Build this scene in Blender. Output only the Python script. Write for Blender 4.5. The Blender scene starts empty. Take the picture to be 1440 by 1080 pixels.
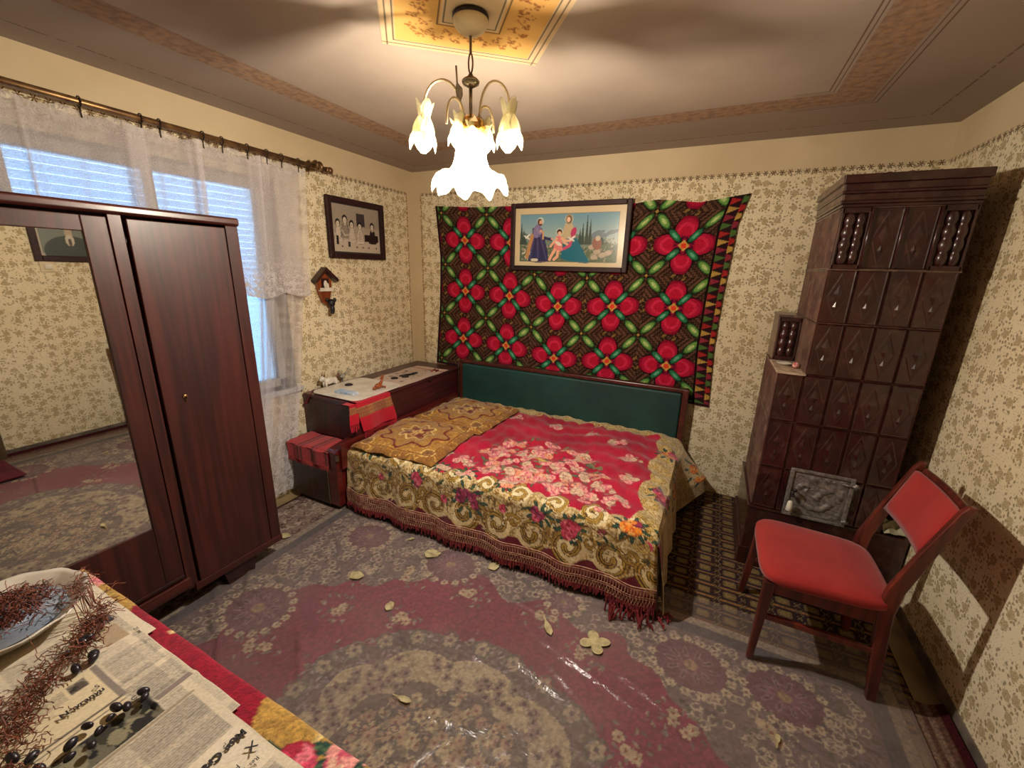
import bpy, math, random
import numpy as np
from mathutils import Vector, Matrix
random.seed(7); RNG = np.random.RandomState(11)
SC = bpy.context.scene
COL = SC.collection
PI = math.pi

# ------------------------------------------------------------------ camera, world, exposure
cam_d = bpy.data.cameras.new('camera'); cam = bpy.data.objects.new('camera', cam_d); COL.objects.link(cam)
cam_d.sensor_width = 36.0; cam_d.lens = 581.44 / 1440 * 36.0; cam_d.clip_start = 0.02
Fv = Vector((-0.41656, 0.868935, -0.267264)); Rv = Vector((0.898318, 0.438586, 0.025813)); Uv = Vector((-0.139649, 0.229336, 0.963277))
M = Matrix((Rv, Uv, -Fv)).transposed().to_4x4(); M.translation = Vector((2.508, -3.129, 1.55))
cam.matrix_world = M
SC.camera = cam
SC.view_settings.view_transform = 'Standard'; SC.view_settings.look = 'None'
SC.view_settings.gamma = 1.0; SC.view_settings.use_curve_mapping = False
SC.view_settings.exposure = 0.0
SC.cycles.use_denoising = True
SC.cycles.max_bounces = 8; SC.cycles.diffuse_bounces = 4; SC.cycles.transparent_max_bounces = 24
SC.cycles.caustics_reflective = False; SC.cycles.caustics_refractive = False
w = bpy.data.worlds.new('daylight'); SC.world = w; w.use_nodes = True
w.node_tree.nodes['Background'].inputs[0].default_value = (0.50, 0.72, 1.0, 1)
w.node_tree.nodes['Background'].inputs[1].default_value = 8.0
LAMP_POWER = 92.0
LX, LY = 1.675, -1.77
ld = bpy.data.lights.new('bulb_light', 'POINT'); ld.energy = LAMP_POWER; ld.color = (1.0, 0.90, 0.80); ld.shadow_soft_size = 0.022
lo = bpy.data.objects.new('bulb_light', ld); lo.location = (LX, LY, 1.885); COL.objects.link(lo)

W, D, H = 3.494, 4.15, 2.33       # room: x 0..W, y -D..0, z 0..H

# ------------------------------------------------------------------ helpers
def s2l(c):
    c = np.asarray(c, float)
    return np.where(c <= 0.04045, c / 12.92, ((c + 0.055) / 1.055) ** 2.4)
def rgb(r, g, b): return tuple(float(v) for v in s2l(np.array([r, g, b]) / 255.0))

class MB:
    def __init__(s): s.v = []; s.f = []
    def add(s, vs, fs):
        o = len(s.v); s.v += [tuple(map(float, p)) for p in vs]; s.f += [tuple(i + o for i in f) for f in fs]; return s
    def box(s, x0, x1, y0, y1, z0, z1):
        return s.add([(x0,y0,z0),(x1,y0,z0),(x1,y1,z0),(x0,y1,z0),(x0,y0,z1),(x1,y0,z1),(x1,y1,z1),(x0,y1,z1)],
                     [(0,3,2,1),(4,5,6,7),(0,1,5,4),(1,2,6,5),(2,3,7,6),(3,0,4,7)])
    def hexa(s, lo, hi):   # lo, hi: 4 corners each (ccw from above)
        return s.add(list(lo) + list(hi), [(0,3,2,1),(4,5,6,7),(0,1,5,4),(1,2,6,5),(2,3,7,6),(3,0,4,7)])
    def prism(s, poly, axis, a, b):   # poly 2d extruded along axis
        n = len(poly)
        def p3(q, t):
            if axis == 0: return (t, q[0], q[1])
            if axis == 1: return (q[0], t, q[1])
            return (q[0], q[1], t)
        vs = [p3(q, a) for q in poly] + [p3(q, b) for q in poly]
        fs = [tuple(range(n - 1, -1, -1)), tuple(range(n, 2 * n))] + [(i, (i + 1) % n, n + (i + 1) % n, n + i) for i in range(n)]
        return s.add(vs, fs)
    def tube(s, pts, r, n=8, cap=True):
        pts = [Vector(p) for p in pts]; m = len(pts)
        rs = r if isinstance(r, (list, tuple)) else [r] * m
        t0 = (pts[1] - pts[0]).normalized(); up = Vector((0,0,1)) if abs(t0.z) < .9 else Vector((1,0,0))
        a = t0.cross(up).normalized(); vs = []
        for i, p in enumerate(pts):
            t = (pts[min(i+1, m-1)] - pts[max(i-1, 0)]).normalized()
            a = (a - t * a.dot(t)).normalized(); b = t.cross(a)
            for k in range(n):
                th = 2 * PI * k / n; vs.append(p + (a * math.cos(th) + b * math.sin(th)) * rs[i])
        fs = [(i*n+k, i*n+(k+1)%n, (i+1)*n+(k+1)%n, (i+1)*n+k) for i in range(m-1) for k in range(n)]
        if cap: fs += [tuple(range(n-1,-1,-1)), tuple(range((m-1)*n, m*n))]
        return s.add(vs, fs)
    def lathe(s, prof, c=(0,0,0), n=20, axis='z', wob=None):
        vs = []; m = len(prof)
        for i, (r, h) in enumerate(prof):
            for k in range(n):
                th = 2*PI*k/n; rr = r; hh = h
                if wob: rr, hh = wob(i, th, r, h)
                x, y, z = rr*math.cos(th), rr*math.sin(th), hh
                if axis == 'x': x, y, z = z, x, y
                if axis == 'y': x, y, z = x, z, y
                vs.append((c[0]+x, c[1]+y, c[2]+z))
        fs = [(i*n+k, i*n+(k+1)%n, (i+1)*n+(k+1)%n, (i+1)*n+k) for i in range(m-1) for k in range(n)]
        if prof[0][0] > 1e-4 and not wob: fs.append(tuple(range(n-1,-1,-1)))
        if prof[-1][0] > 1e-4 and not wob: fs.append(tuple(range((m-1)*n, m*n)))
        return s.add(vs, fs)
    def ball(s, c, r, n=10, m=7, rot=None):
        r = r if isinstance(r, (tuple, list)) else (r, r, r); vs = []
        for i in range(m + 1):
            ph = PI * i / m
            for k in range(n):
                th = 2*PI*k/n
                p = Vector((r[0]*math.sin(ph)*math.cos(th), r[1]*math.sin(ph)*math.sin(th), r[2]*math.cos(ph)))
                if rot is not None: p = rot @ p
                vs.append((c[0]+p.x, c[1]+p.y, c[2]+p.z))
        fs = [(i*n+k, (i+1)*n+k, (i+1)*n+(k+1)%n, i*n+(k+1)%n) for i in range(m) for k in range(n)]
        return s.add(vs, fs)

def setp(o, label=None, cat=None, group=None, kind=None):
    if label: o['label'] = label
    if cat: o['category'] = cat
    if group: o['group'] = group
    if kind: o['kind'] = kind
    return o
def T(name, label, cat, loc=(0,0,0), group=None):
    o = bpy.data.objects.new(name, None); o.location = loc; o.empty_display_size = .05; COL.objects.link(o)
    return setp(o, label, cat, group)
def wloc(o):
    v = Vector((0,0,0))
    while o is not None: v += o.location; o = o.parent
    return v
def P(name, mb, mat, parent=None, label=None, smooth=False, bevel=0, kind=None, origin=None, seg=2, sub=0, solid=0):
    base = wloc(parent) if parent is not None else Vector((0,0,0))
    org = Vector(origin) if origin is not None else base
    me = bpy.data.meshes.new(name)
    me.from_pydata([tuple(Vector(p) - org) for p in mb.v], [], mb.f); me.update()
    o = bpy.data.objects.new(name, me); COL.objects.link(o)
    o.location = org - base if parent is not None else org
    if parent is not None: o.parent = parent
    if mat is not None: me.materials.append(mat)
    if smooth: me.polygons.foreach_set('use_smooth', [True] * len(me.polygons))
    if solid:
        md = o.modifiers.new('thickness', 'SOLIDIFY'); md.thickness = solid; md.offset = 0
    if bevel:
        md = o.modifiers.new('bevel', 'BEVEL'); md.width = bevel; md.segments = seg; md.limit_method = 'ANGLE'; md.angle_limit = 0.6
    if sub:
        md = o.modifiers.new('sub', 'SUBSURF'); md.levels = sub; md.render_levels = sub
    if kind: o['kind'] = kind
    if label: o['label'] = label
    return o
def S(name, mb, mat, **k): return P(name, mb, mat, kind='structure', **k)
def copytree(o, delta=None, parent=None):
    c = o.copy(); COL.objects.link(c)
    if parent is not None: c.parent = parent
    elif delta is not None: c.location = o.location + Vector(delta)
    for ch in list(o.children): copytree(ch, None, c)
    return c
def grid(name, X, Y, Z, col, mat, parent=None, smooth=True, label=None, kind=None):
    """mesh from 2D arrays (nv x nu); col: (nv,nu,3) sRGB 0..1 stored as colour attribute"""
    base = wloc(parent) if parent is not None else Vector((0,0,0))
    nv, nu = X.shape; me = bpy.data.meshes.new(name)
    co = np.stack([X - base.x, Y - base.y, Z - base.z], -1).reshape(-1, 3).astype(np.float32)
    i = np.arange(nv * nu).reshape(nv, nu)
    q = np.stack([i[:-1,:-1], i[:-1,1:], i[1:,1:], i[1:,:-1]], -1).reshape(-1, 4)
    me.vertices.add(len(co)); me.vertices.foreach_set('co', co.ravel())
    me.loops.add(q.size); me.loops.foreach_set('vertex_index', q.ravel().astype(np.int32))
    me.polygons.add(len(q)); me.polygons.foreach_set('loop_start', (np.arange(len(q)) * 4).astype(np.int32))
    if smooth: me.polygons.foreach_set('use_smooth', np.ones(len(q), bool))
    me.update(calc_edges=True)
    if col is not None:
        a = me.color_attributes.new('Col', 'FLOAT_COLOR', 'POINT')
        c = np.ones((nv * nu, 4), np.float32); c[:, :3] = s2l(np.clip(col, 0, 1)).reshape(-1, 3)
        a.data.foreach_set('color', c.ravel())
    me.materials.append(mat)
    o = bpy.data.objects.new(name, me); COL.objects.link(o)
    if parent is not None: o.parent = parent
    if label: o['label'] = label
    if kind: o['kind'] = kind
    return o

# ------------------------------------------------------------------ node materials
class NT:
    def __init__(s, name):
        s.m = bpy.data.materials.new(name); s.m.use_nodes = True; s.t = s.m.node_tree; s.n = s.t.nodes
        s.b = s.n['Principled BSDF']; s.out = s.n['Material Output']
    def new(s, ty, **k):
        n = s.n.new(ty)
        for a, v in k.items(): setattr(n, a, v)
        return n
    def link(s, a, b): s.t.links.new(a, b)
    def sock(s, v, inp):
        if hasattr(v, 'is_output'): s.link(v, inp)
        else:
            if isinstance(v, (tuple, list)) and len(v) == 3 and inp.type == 'RGBA': v = tuple(v) + (1,)
            inp.default_value = v
    def math(s, op, a, b=None, c=None, clamp=False):
        n = s.new('ShaderNodeMath', operation=op, use_clamp=clamp); s.sock(a, n.inputs[0])
        if b is not None: s.sock(b, n.inputs[1])
        if c is not None: s.sock(c, n.inputs[2])
        return n.outputs[0]
    def mix(s, f, a, b):
        n = s.new('ShaderNodeMix', data_type='RGBA'); s.sock(f, n.inputs[0]); s.sock(a, n.inputs[6]); s.sock(b, n.inputs[7]); return n.outputs[2]
    def obj(s): return s.new('ShaderNodeTexCoord').outputs['Object']
    def geo(s): return s.new('ShaderNodeNewGeometry').outputs['Position']
    def xyz(s, v): n = s.new('ShaderNodeSeparateXYZ'); s.link(v, n.inputs[0]); return n.outputs
    def comb(s, x, y, z=0.0):
        n = s.new('ShaderNodeCombineXYZ'); s.sock(x, n.inputs[0]); s.sock(y, n.inputs[1]); s.sock(z, n.inputs[2]); return n.outputs[0]
    def scale(s, v, sx, sy, sz):
        n = s.new('ShaderNodeMapping'); s.link(v, n.inputs[0]); n.inputs['Scale'].default_value = (sx, sy, sz); return n.outputs[0]
    def noise(s, v, sc, det=3, dist=0):
        n = s.new('ShaderNodeTexNoise'); s.link(v, n.inputs['Vector']); n.inputs['Scale'].default_value = sc; n.inputs['Detail'].default_value = det
        n.inputs['Distortion'].default_value = dist; return n.outputs[0]
    def vor(s, v, sc, rnd=1.0, dim='2D', feature='F1'):
        n = s.new('ShaderNodeTexVoronoi', voronoi_dimensions=dim, feature=feature); s.link(v, n.inputs['Vector']); n.inputs['Scale'].default_value = sc
        n.inputs['Randomness'].default_value = rnd; return n
    def step(s, v, a, b):   # smoothstep a->b gives 0..1 (a may exceed b)
        n = s.new('ShaderNodeMapRange', interpolation_type='SMOOTHSTEP'); s.sock(v, n.inputs[0])
        n.inputs[1].default_value = min(a, b); n.inputs[2].default_value = max(a, b)
        n.inputs[3].default_value = 0.0 if a < b else 1.0; n.inputs[4].default_value = 1.0 if a < b else 0.0; return n.outputs[0]
    def bump(s, h, st=.3, dist=.01):
        n = s.new('ShaderNodeBump'); s.sock(h, n.inputs['Height']); n.inputs['Strength'].default_value = st; n.inputs['Distance'].default_value = dist
        s.link(n.outputs[0], s.b.inputs['Normal']); return n
    def fin(s, col=None, rough=.6, metal=0, spec=.5, **k):
        if col is not None: s.sock(col, s.b.inputs['Base Color'])
        s.sock(rough, s.b.inputs['Roughness']); s.b.inputs['Metallic'].default_value = metal; s.b.inputs['Specular IOR Level'].default_value = spec
        for a, v in k.items(): s.b.inputs[a.replace('_', ' ')].default_value = v
        return s.m

def simple(name, c1, c2=None, rough=.6, metal=0, spec=.5, sc=8, bump=0, bsc=60, stretch=(1,1,1), **k):
    n = NT(name); o = n.scale(n.obj(), *stretch)
    c2 = c2 or tuple(v * .75 for v in c1)
    col = n.mix(n.step(n.noise(o, sc, 4), .35, .68), c1, c2)
    if bump: n.bump(n.noise(o, bsc, 3), bump, .004)
    return n.fin(col, rough, metal, spec, **k)
def wood(name, c1, c2, rough=.35, ax=2, coat=.3, spec=.5):
    n = NT(name); st = [38, 38, 38]; st[ax] = 1.6; o = n.scale(n.obj(), *st)
    a = n.noise(o, 1.0, 5, .6); big = n.noise(n.obj(), 3, 3)
    col = n.mix(n.step(a, .3, .7), c1, c2); col = n.mix(n.math('MULTIPLY', n.step(big, .4, .75), .45), col, tuple(v * .55 for v in c2))
    n.bump(a, .08, .002)
    return n.fin(col, n.math('MULTIPLY_ADD', big, .25, rough - .1), 0, spec, Coat_Weight=coat, Coat_Roughness=.25)
def attr(name, rough=.9, spec=.2, fuzz=0, bsc=300, bump=.25, sheen=0, mult=1.0):
    n = NT(name); a = n.new('ShaderNodeAttribute', attribute_name='Col').outputs[0]
    f = n.noise(n.obj(), bsc, 2)
    col = n.mix(n.math('MULTIPLY', n.step(f, .3, .7), fuzz), a, (0.01, 0.008, 0.006)) if fuzz else a
    if bump: n.bump(f, bump, .003)
    return n.fin(col, rough, 0, spec, Sheen_Weight=sheen)

def wallpaper(name, ax, mirror=False):
    """floral paper up to the stencilled border, plain cream paint above and in the corner strip"""
    n = NT(name); p = n.xyz(n.obj()); u = p[ax]; z = p[2]
    v = n.comb(u, z)
    wob = n.noise(v, 75, 2)
    r1 = n.vor(v, 13.5, .6); d1 = n.math('ADD', r1.outputs['Distance'], n.math('MULTIPLY', n.math('SUBTRACT', wob, .5), .34))
    rose = n.math('MULTIPLY', n.step(d1, .27, .21), n.step(n.xyz(r1.outputs['Color'])[0], .12, .14))
    ring = n.math('SINE', n.math('MULTIPLY', d1, 62)); ringm = n.step(ring, -.3, .4)
    r2 = n.vor(v, 58, .9); d2 = n.math('ADD', r2.outputs['Distance'], n.math('MULTIPLY', n.math('SUBTRACT', n.noise(v, 120, 1), .5), .7))
    c2 = n.xyz(r2.outputs['Color'])[0]
    leaf = n.math('MULTIPLY', n.step(d2, .38, .26), n.step(c2, .22, .28))
    near = n.math('MULTIPLY', n.step(r1.outputs['Distance'], .60, .48), n.step(r1.outputs['Distance'], .22, .28)); leaf = n.math('MULTIPLY', leaf, near)
    sp = n.vor(v, 90, 1.0); stem = n.math('MULTIPLY', n.step(sp.outputs['Distance'], .25, .15), n.step(n.xyz(sp.outputs['Color'])[1], .55, .6))
    base = n.mix(n.step(n.noise(v, 2.0, 3), .35, .7), rgb(232, 220, 188), rgb(222, 208, 172))
    rosec = n.mix(ringm, rgb(190, 170, 128), rgb(148, 124, 80))
    col = n.mix(n.math('MULTIPLY', rose, .8), base, rosec)
    col = n.mix(n.math('MULTIPLY', leaf, .75), col, rgb(122, 104, 62))
    col = n.mix(n.math('MULTIPLY', stem, .5), col, rgb(128, 108, 60))
    # border of small dark sprigs at the top edge of the paper
    ZB = 2.15
    uz = n.comb(n.math('MULTIPLY', u, 1.0), n.math('SUBTRACT', z, ZB))
    su = n.math('SUBTRACT', n.math('FRACT', n.math('DIVIDE', u, .042)), .5)
    sz = n.math('DIVIDE', n.math('SUBTRACT', z, ZB - .004), .042)
    rr = n.math('SQRT', n.math('ADD', n.math('MULTIPLY', su, su), n.math('MULTIPLY', sz, sz)))
    th = n.math('ARCTAN2', sz, su); star = n.math('ADD', .20, n.math('MULTIPLY', n.math('COSINE', n.math('MULTIPLY', th, 6)), .17))
    starm = n.step(n.math('SUBTRACT', rr, star), .06, -.03)
    spk = n.math('MULTIPLY', n.step(n.noise(uz, 130, 2), .52, .6), n.step(n.math('ABSOLUTE', n.math('SUBTRACT', z, ZB - .006)), .02, .006))
    paint = n.mix(n.step(n.noise(v, 1.5, 4), .3, .75), rgb(214, 196, 160), rgb(198, 178, 142))
    above = n.step(z, ZB - .003, ZB + .002)
    col = n.mix(above, col, paint)
    col = n.mix(n.math('MAXIMUM', starm, n.math('MULTIPLY', spk, .7)), col, rgb(92, 66, 34))
    # bare painted strip by the left back corner, stained edge
    if ax in (0, 1):
        dist = u if ax == 0 else n.math('MULTIPLY', u, -1.0)
        strip = n.step(dist, .078, .074); edge = n.math('MULTIPLY', n.step(n.math('ABSOLUTE', n.math('SUBTRACT', dist, .085)), .012, .002), n.step(n.noise(v, 60, 2), .35, .55))
        if not mirror:
            col = n.mix(strip, col, paint)
            col = n.mix(n.math('MULTIPLY', edge, n.math('SUBTRACT', 1.0, above)), col, rgb(150, 112, 70))
    # grime towards the skirting and tan weathering blotches
    blot = n.math('MULTIPLY', n.step(n.noise(v, 3.2, 5), .55, .8), .22)
    col = n.mix(blot, col, rgb(178, 150, 100))
    n.bump(n.math('ADD', rose, leaf), .06, .002)
    return n.fin(col, .8, 0, .25)

# ---- ceiling : painted bands
def ceiling_mat():
    n = NT('ceiling_paint'); p = n.xyz(n.obj()); x, y = p[0], p[1]
    dr = n.math('SUBTRACT', W, x); db = n.math('MULTIPLY', y, -1.0); df = n.math('ADD', y, D)
    d = n.math('MINIMUM', n.math('MINIMUM', x, dr), n.math('MINIMUM', db, df))
    v = n.comb(x, y)
    big = n.noise(v, 1.4, 4)
    base = n.mix(n.step(big, .3, .7), rgb(176, 160, 142), rgb(158, 144, 130))
    nz = n.noise(v, 30, 4)
    band = n.math('MULTIPLY', n.step(d, .485, .49), n.step(d, .645, .64))
    bandc = n.mix(n.step(nz, .40, .62), rgb(158, 128, 102), rgb(132, 102, 78))
    sten = n.vor(v, 22, .6); sm = n.math('MULTIPLY', n.step(sten.outputs['Distance'], .34, .25), n.step(n.math('ABSOLUTE', n.math('SUBTRACT', d, .565)), .065, .05))
    bandc = n.mix(n.math('MULTIPLY', sm, .35), bandc, rgb(190, 140, 80))
    col = n.mix(n.math('MULTIPLY', band, .85), base, bandc)
    mid = n.math('MULTIPLY', n.step(d, .17, .175), n.step(d, .49, .485)); col = n.mix(n.math('MULTIPLY', mid, .7), col, rgb(150, 134, 120))
    outer = n.step(d, .172, .168); col = n.mix(outer, col, rgb(156, 142, 130))
    for dd, wd in ((.455, .004), (.475, .003), (.655, .003), (.672, .004)):
        ln = n.step(n.math('ABSOLUTE', n.math('SUBTRACT', d, dd)), wd, wd * .4); right = n.step(n.math('SUBTRACT', x, W - .8), -.01, .01)
        m_ = n.math('MULTIPLY', ln, n.math('MULTIPLY_ADD', right, .75, .05)); col = n.mix(m_, col, rgb(84, 56, 38))
    dots = n.math('MULTIPLY', n.step(n.math('ABSOLUTE', n.math('SUBTRACT', d, .172)), .006, .003), n.step(n.noise(v, 50, 2), .40, .5))
    col = n.mix(n.math('MULTIPLY', dots, .75), col, rgb(80, 58, 42))
    n.bump(n.noise(v, 6, 5), .12, .01)
    return n.fin(col, .7, 0, .3)

# ------------------------------------------------------------------ painted cloth patterns (numpy canvas -> colour attribute)
def C_(h): return np.array([int(h[i:i+2], 16) for i in (0, 2, 4)]) / 255.0
class Canvas:
    def __init__(s, x0, x1, y0, y1, res, bg):
        s.x = np.linspace(x0, x1, int(round((x1-x0)/res)) + 1); s.y = np.linspace(y0, y1, int(round((y1-y0)/res)) + 1)
        s.x0, s.y0 = x0, y0; s.dx = s.x[1]-s.x[0]; s.dy = s.y[1]-s.y[0]
        s.c = np.ones((len(s.y), len(s.x), 3)) * C_(bg)
    def win(s, x, y, r):
        i0 = max(0, int((x-r-s.x0)/s.dx)); i1 = min(len(s.x), int((x+r-s.x0)/s.dx) + 2)
        j0 = max(0, int((y-r-s.y0)/s.dy)); j1 = min(len(s.y), int((y+r-s.y0)/s.dy) + 2)
        if i0 >= i1 or j0 >= j1: return None
        X, Y = np.meshgrid(s.x[i0:i1] - x, s.y[j0:j1] - y); return slice(j0, j1), slice(i0, i1), X, Y
    def put(s, wn, m, col, a=1.0):
        col = C_(col) if isinstance(col, str) else col
        v = s.c[wn[0], wn[1]]; v[m] = v[m] * (1 - a) + col * a
    def ell(s, x, y, rx, ry, ang, col, a=1.0, ring=None):
        wn = s.win(x, y, max(rx, ry))
        if wn is None: return
        X, Y = wn[2], wn[3]; c, n = math.cos(ang), math.sin(ang)
        d = ((X*c + Y*n)/rx)**2 + ((-X*n + Y*c)/ry)**2
        m = d < 1
        if ring: m &= d > (1-ring)**2
        s.put(wn, m, col, a)
    def rect(s, xa, xb, ya, yb, col, a=1.0):
        m = ((s.x >= xa) & (s.x <= xb))[None, :] & ((s.y >= ya) & (s.y <= yb))[:, None]
        col = C_(col) if isinstance(col, str) else col
        s.c[m] = s.c[m]*(1-a) + col*a
    def stroke(s, pts, wd, col, a=1.0):
        for (xa, ya), (xb, yb) in zip(pts[:-1], pts[1:]):
            L = math.hypot(xb-xa, yb-ya); k = max(1, int(L/(wd*.6)))
            for i in range(k + 1): s.ell(xa+(xb-xa)*i/k, ya+(yb-ya)*i/k, wd, wd, 0, col, a)
    def flower(s, x, y, r, pet, cen, n=5, a=1.0, rot=0):
        for k in range(n):
            t = rot + 2*PI*k/n; s.ell(x+.55*r*math.cos(t), y+.55*r*math.sin(t), .5*r, .36*r, t, pet, a)
        s.ell(x, y, .28*r, .28*r, 0, cen, a)
    def rose(s, x, y, r, cols, seed=0):
        rd = random.Random(seed); s.ell(x, y, r, r*.9, rd.random()*3, cols[0])
        for k in range(7):
            t = 2*PI*k/7 + rd.random(); q = .62*r
            s.ell(x+q*math.cos(t), y+q*math.sin(t), .42*r, .3*r, t+1.2, cols[1+k % (len(cols)-1)])
        for k in range(5):
            t = 2*PI*k/5 + rd.random(); q = .3*r
            s.ell(x+q*math.cos(t), y+q*math.sin(t), .3*r, .18*r, t+1.2, cols[(k+1) % len(cols)])
        s.ell(x, y, .16*r, .16*r, 0, cols[0])
    def leaf(s, x, y, L, ang, col, col2=None):
        s.ell(x, y, L, L*.42, ang, col)
        if col2: s.ell(x, y, L*.7, L*.12, ang, col2)
    def scroll(s, x, y, r, ang, sgn=1, turns=1.25, wd=.012, out='7a5a22', mid='d9b862', core='5c3c18'):
        pts = []
        for k in range(30):
            q = k/29; t = ang + sgn*turns*2*PI*q; rr = r*(1-.78*q); pts.append((x+rr*math.cos(t), y+rr*math.sin(t)))
        s.stroke(pts, wd, out); s.stroke(pts, wd*.68, mid)
        if core: s.stroke(pts, wd*.22, core)
    def grain(s, amt, sc=1):
        g = RNG.rand(*[(v + sc - 1)//sc for v in s.c.shape[:2]]).repeat(sc, 0).repeat(sc, 1)[:s.c.shape[0], :s.c.shape[1]]
        s.c *= (1 + amt*(g - .5))[..., None]; return s

def bouquet(cv, x, y, r, n, pals, seed, leafc=('2f4a38', '6f7a52'), dens=1.0, rr=(.028, .05)):
    rd = random.Random(seed)
    for k in range(int(n*1.3*dens)):
        t = rd.random()*2*PI; q = r*math.sqrt(rd.random())*1.12
        cv.leaf(x+q*math.cos(t), y+q*math.sin(t)*.85, rd.uniform(.014, .026), rd.random()*3.2, leafc[rd.random() > .6], leafc[1])
    for k in range(n):
        t = rd.random()*2*PI; q = r*math.sqrt(rd.random())
        cv.rose(x+q*math.cos(t), y+q*math.sin(t)*.85, rd.uniform(*rr), pals[rd.randrange(len(pals))], rd.random())

PINK = ['c85068', 'f0a098', 'e07888', 'f6c0a8']; SALM = ['d06858', 'f0a07c', 'e88870', 'f4c49c']; WHITE = ['b08c78', 'e6c8aa', 'd8b094']
PURP = ['5a1430', 'a02850', '7c1c44', 'c4587c']; ORNG = ['c05420', 'f09030', 'e87020', 'f8b860']; REDR = ['a01c34', 'd84868', 'e87888', 'b82c48']

def bedspread_canvas():
    # x: .53..2.72 (over the right edge at 2.42), y = distance from the wall side: 0 (back) .. 1.32 (front edge) .. 1.60 (hem)
    cv = Canvas(.53, 2.80, 0.0, 1.62, .005, 'b8143a'); r = random.Random(3)
    X, Y = np.meshgrid(cv.x, cv.y)
    f = np.sin(X*9+Y*4)*np.cos(Y*11-X*3); cv.c *= (1 + .10*f)[..., None]
    # cream ground of the borders with a lobed edge
    lob = 1.185 + .065*np.abs(np.sin((X-.53)*PI/.43)) ; bm = (Y > lob) & (Y < 1.545 - .06*np.abs(np.sin((X-.53)*PI/.215)))
    bm |= ((X-.53)/.42 + (1.33-Y)/.36 < 1) & (Y < 1.5); rb = 2.33 - .06*np.abs(np.sin(Y*PI/.36)); bm |= (X > rb) & (Y < 1.47); lb = .60 + .05*np.abs(np.sin(Y*PI/.36)); bm |= (X < lb) & (Y < 1.47)
    tb = .05 + .05*np.abs(np.sin((X-.53)*PI/.43)); bm |= (Y < tb)
    cv.c[bm] = C_('d6c08e'); dark = (np.sin(X*150+3*np.sin(Y*60))*np.sin(Y*140+3*np.sin(X*70)) > .15); cv.c[bm & dark] = C_('b09256')
    cv.c[(Y > 1.46) & ~bm] = C_('6c0f22')
    # gold scrolls along the front border
    for k in range(10):
        x = .62 + k*.2; s = 1 if k % 2 else -1
        cv.ell(x, 1.45, .085, .075, 0, 'e4d09c'); cv.ell(x+.1, 1.235, .07, .06, 0, 'ecdcae')
        cv.scroll(x, 1.445, .088, PI*.5, s, 1.25, .017, '5a4018', 'b8923c', '3c2610')
        cv.scroll(x + .10, 1.235, .066, -PI*.5, -s, 1.2, .013, '6c4c1c', 'c8a450', '8a6428')
        cv.scroll(x + .10, 1.40, .045, PI, s, 1.1, .012, '5a4018', 'a88434', None)
        cv.stroke([(x-.09, 1.345), (x-.04, 1.315), (x+.02, 1.345), (x+.08, 1.315)], .009, '7c5c24'); cv.stroke([(x-.09, 1.348), (x-.04, 1.318), (x+.02, 1.348)], .005, 'c8a858')
        for q in range(5): cv.leaf(x+r.uniform(-.09, .09), r.uniform(1.27, 1.42), .020, r.random()*3, ['2c3c2c', '6c5c2c', '4a5434'][q % 3])
        cv.rose(x+r.uniform(-.06, .08), r.uniform(1.28, 1.40), .024, REDR if k % 2 else PURP, k)
    for k in range(520):
        x = r.uniform(.55, 2.4); y = r.uniform(1.22, 1.50); j = min(len(cv.y)-1, int(y/.005)); i = min(len(cv.x)-1, int((x-.53)/.005))
        if bm[j, i]: a_ = r.random()*6.3; cv.stroke([(x, y), (x+.012*math.cos(a_), y+.012*math.sin(a_)), (x+.018*math.cos(a_+.8), y+.018*math.sin(a_+.8))], .0032, ['7c5a24', 'f0e0b4', '94743c', '5c4420', 'e8cc90'][k % 5])
    for k in range(9):
        y = .12 + k*.15; s = 1 if k % 2 else -1
        cv.scroll(2.36, y, .065, 0, s, 1.2, .012, '8a6a2c', 'e0c478', '9a7030'); cv.scroll(.60, y, .05, PI, s, 1.2, .011)
    for k in range(16):
        cv.scroll(.62+k*.12, .06, .04, PI*.5, 1 if k % 2 else -1, 1.1, .010, '8a6a2c', 'e0c478', None)
    for k in range(150):   # little arcs filling the cream ground
        x = r.uniform(.55, 2.7); y = r.uniform(1.26, 1.44); cv.ell(x, y, .012, .012, 0, '8a6428', ring=.3)
    # dots/beads in the scroll bands
    for k in range(170):
        x = .56 + k*.0128; cv.ell(x, 1.53 - .055*abs(math.sin((x-.53)*PI/.215)), .0045, .0045, 0, 'e8cc90')
    # bunches in the border
    for x, y, p, rr_ in ((.70, 1.20, [PINK, ORNG, PINK], .07), (1.08, 1.32, [REDR], .035), (1.44, 1.36, [PURP], .085), (1.86, 1.33, [REDR, PURP], .05), (2.02, 1.35, [REDR], .055),
                         (2.30, 1.26, [ORNG, ORNG, PURP], .06), (1.2, 1.19, [WHITE], .04), (1.36, 1.19, [WHITE, PINK], .05), (1.62, 1.20, [WHITE, SALM], .04), (2.42, .9, [PURP, REDR], .08), (2.38, .35, [REDR, ORNG], .07), (2.55, .55, [ORNG, PURP], .1), (2.6, .15, [ORNG], .1), (2.5, 1.25, [PURP], .08)):
        for q in range(9): t = q*2*PI/9; cv.leaf(x+rr_*1.1*math.cos(t), y+rr_*math.sin(t), .024, t, '1c3c38', '4c6848')
        bouquet(cv, x, y, rr_*.75, 7 if rr_ > .05 else 4, p, x, ('1c3c38', '56663c'), 1, (.022, .036))
    # centre medallion and corner sprays on the crimson field
    bouquet(cv, 1.68, .84, .33, 95, [PINK, SALM, PINK, WHITE], 5, ('4a5648', '7c7c58'), 1.5, (.022, .042))
    for q in range(8): t = q*2*PI/8; bouquet(cv, 1.68+.36*math.cos(t), .86+.24*math.sin(t), .05, 6, [PINK, SALM], q, ('a04858', 'd8a080'), 1, (.016, .028))
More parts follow.
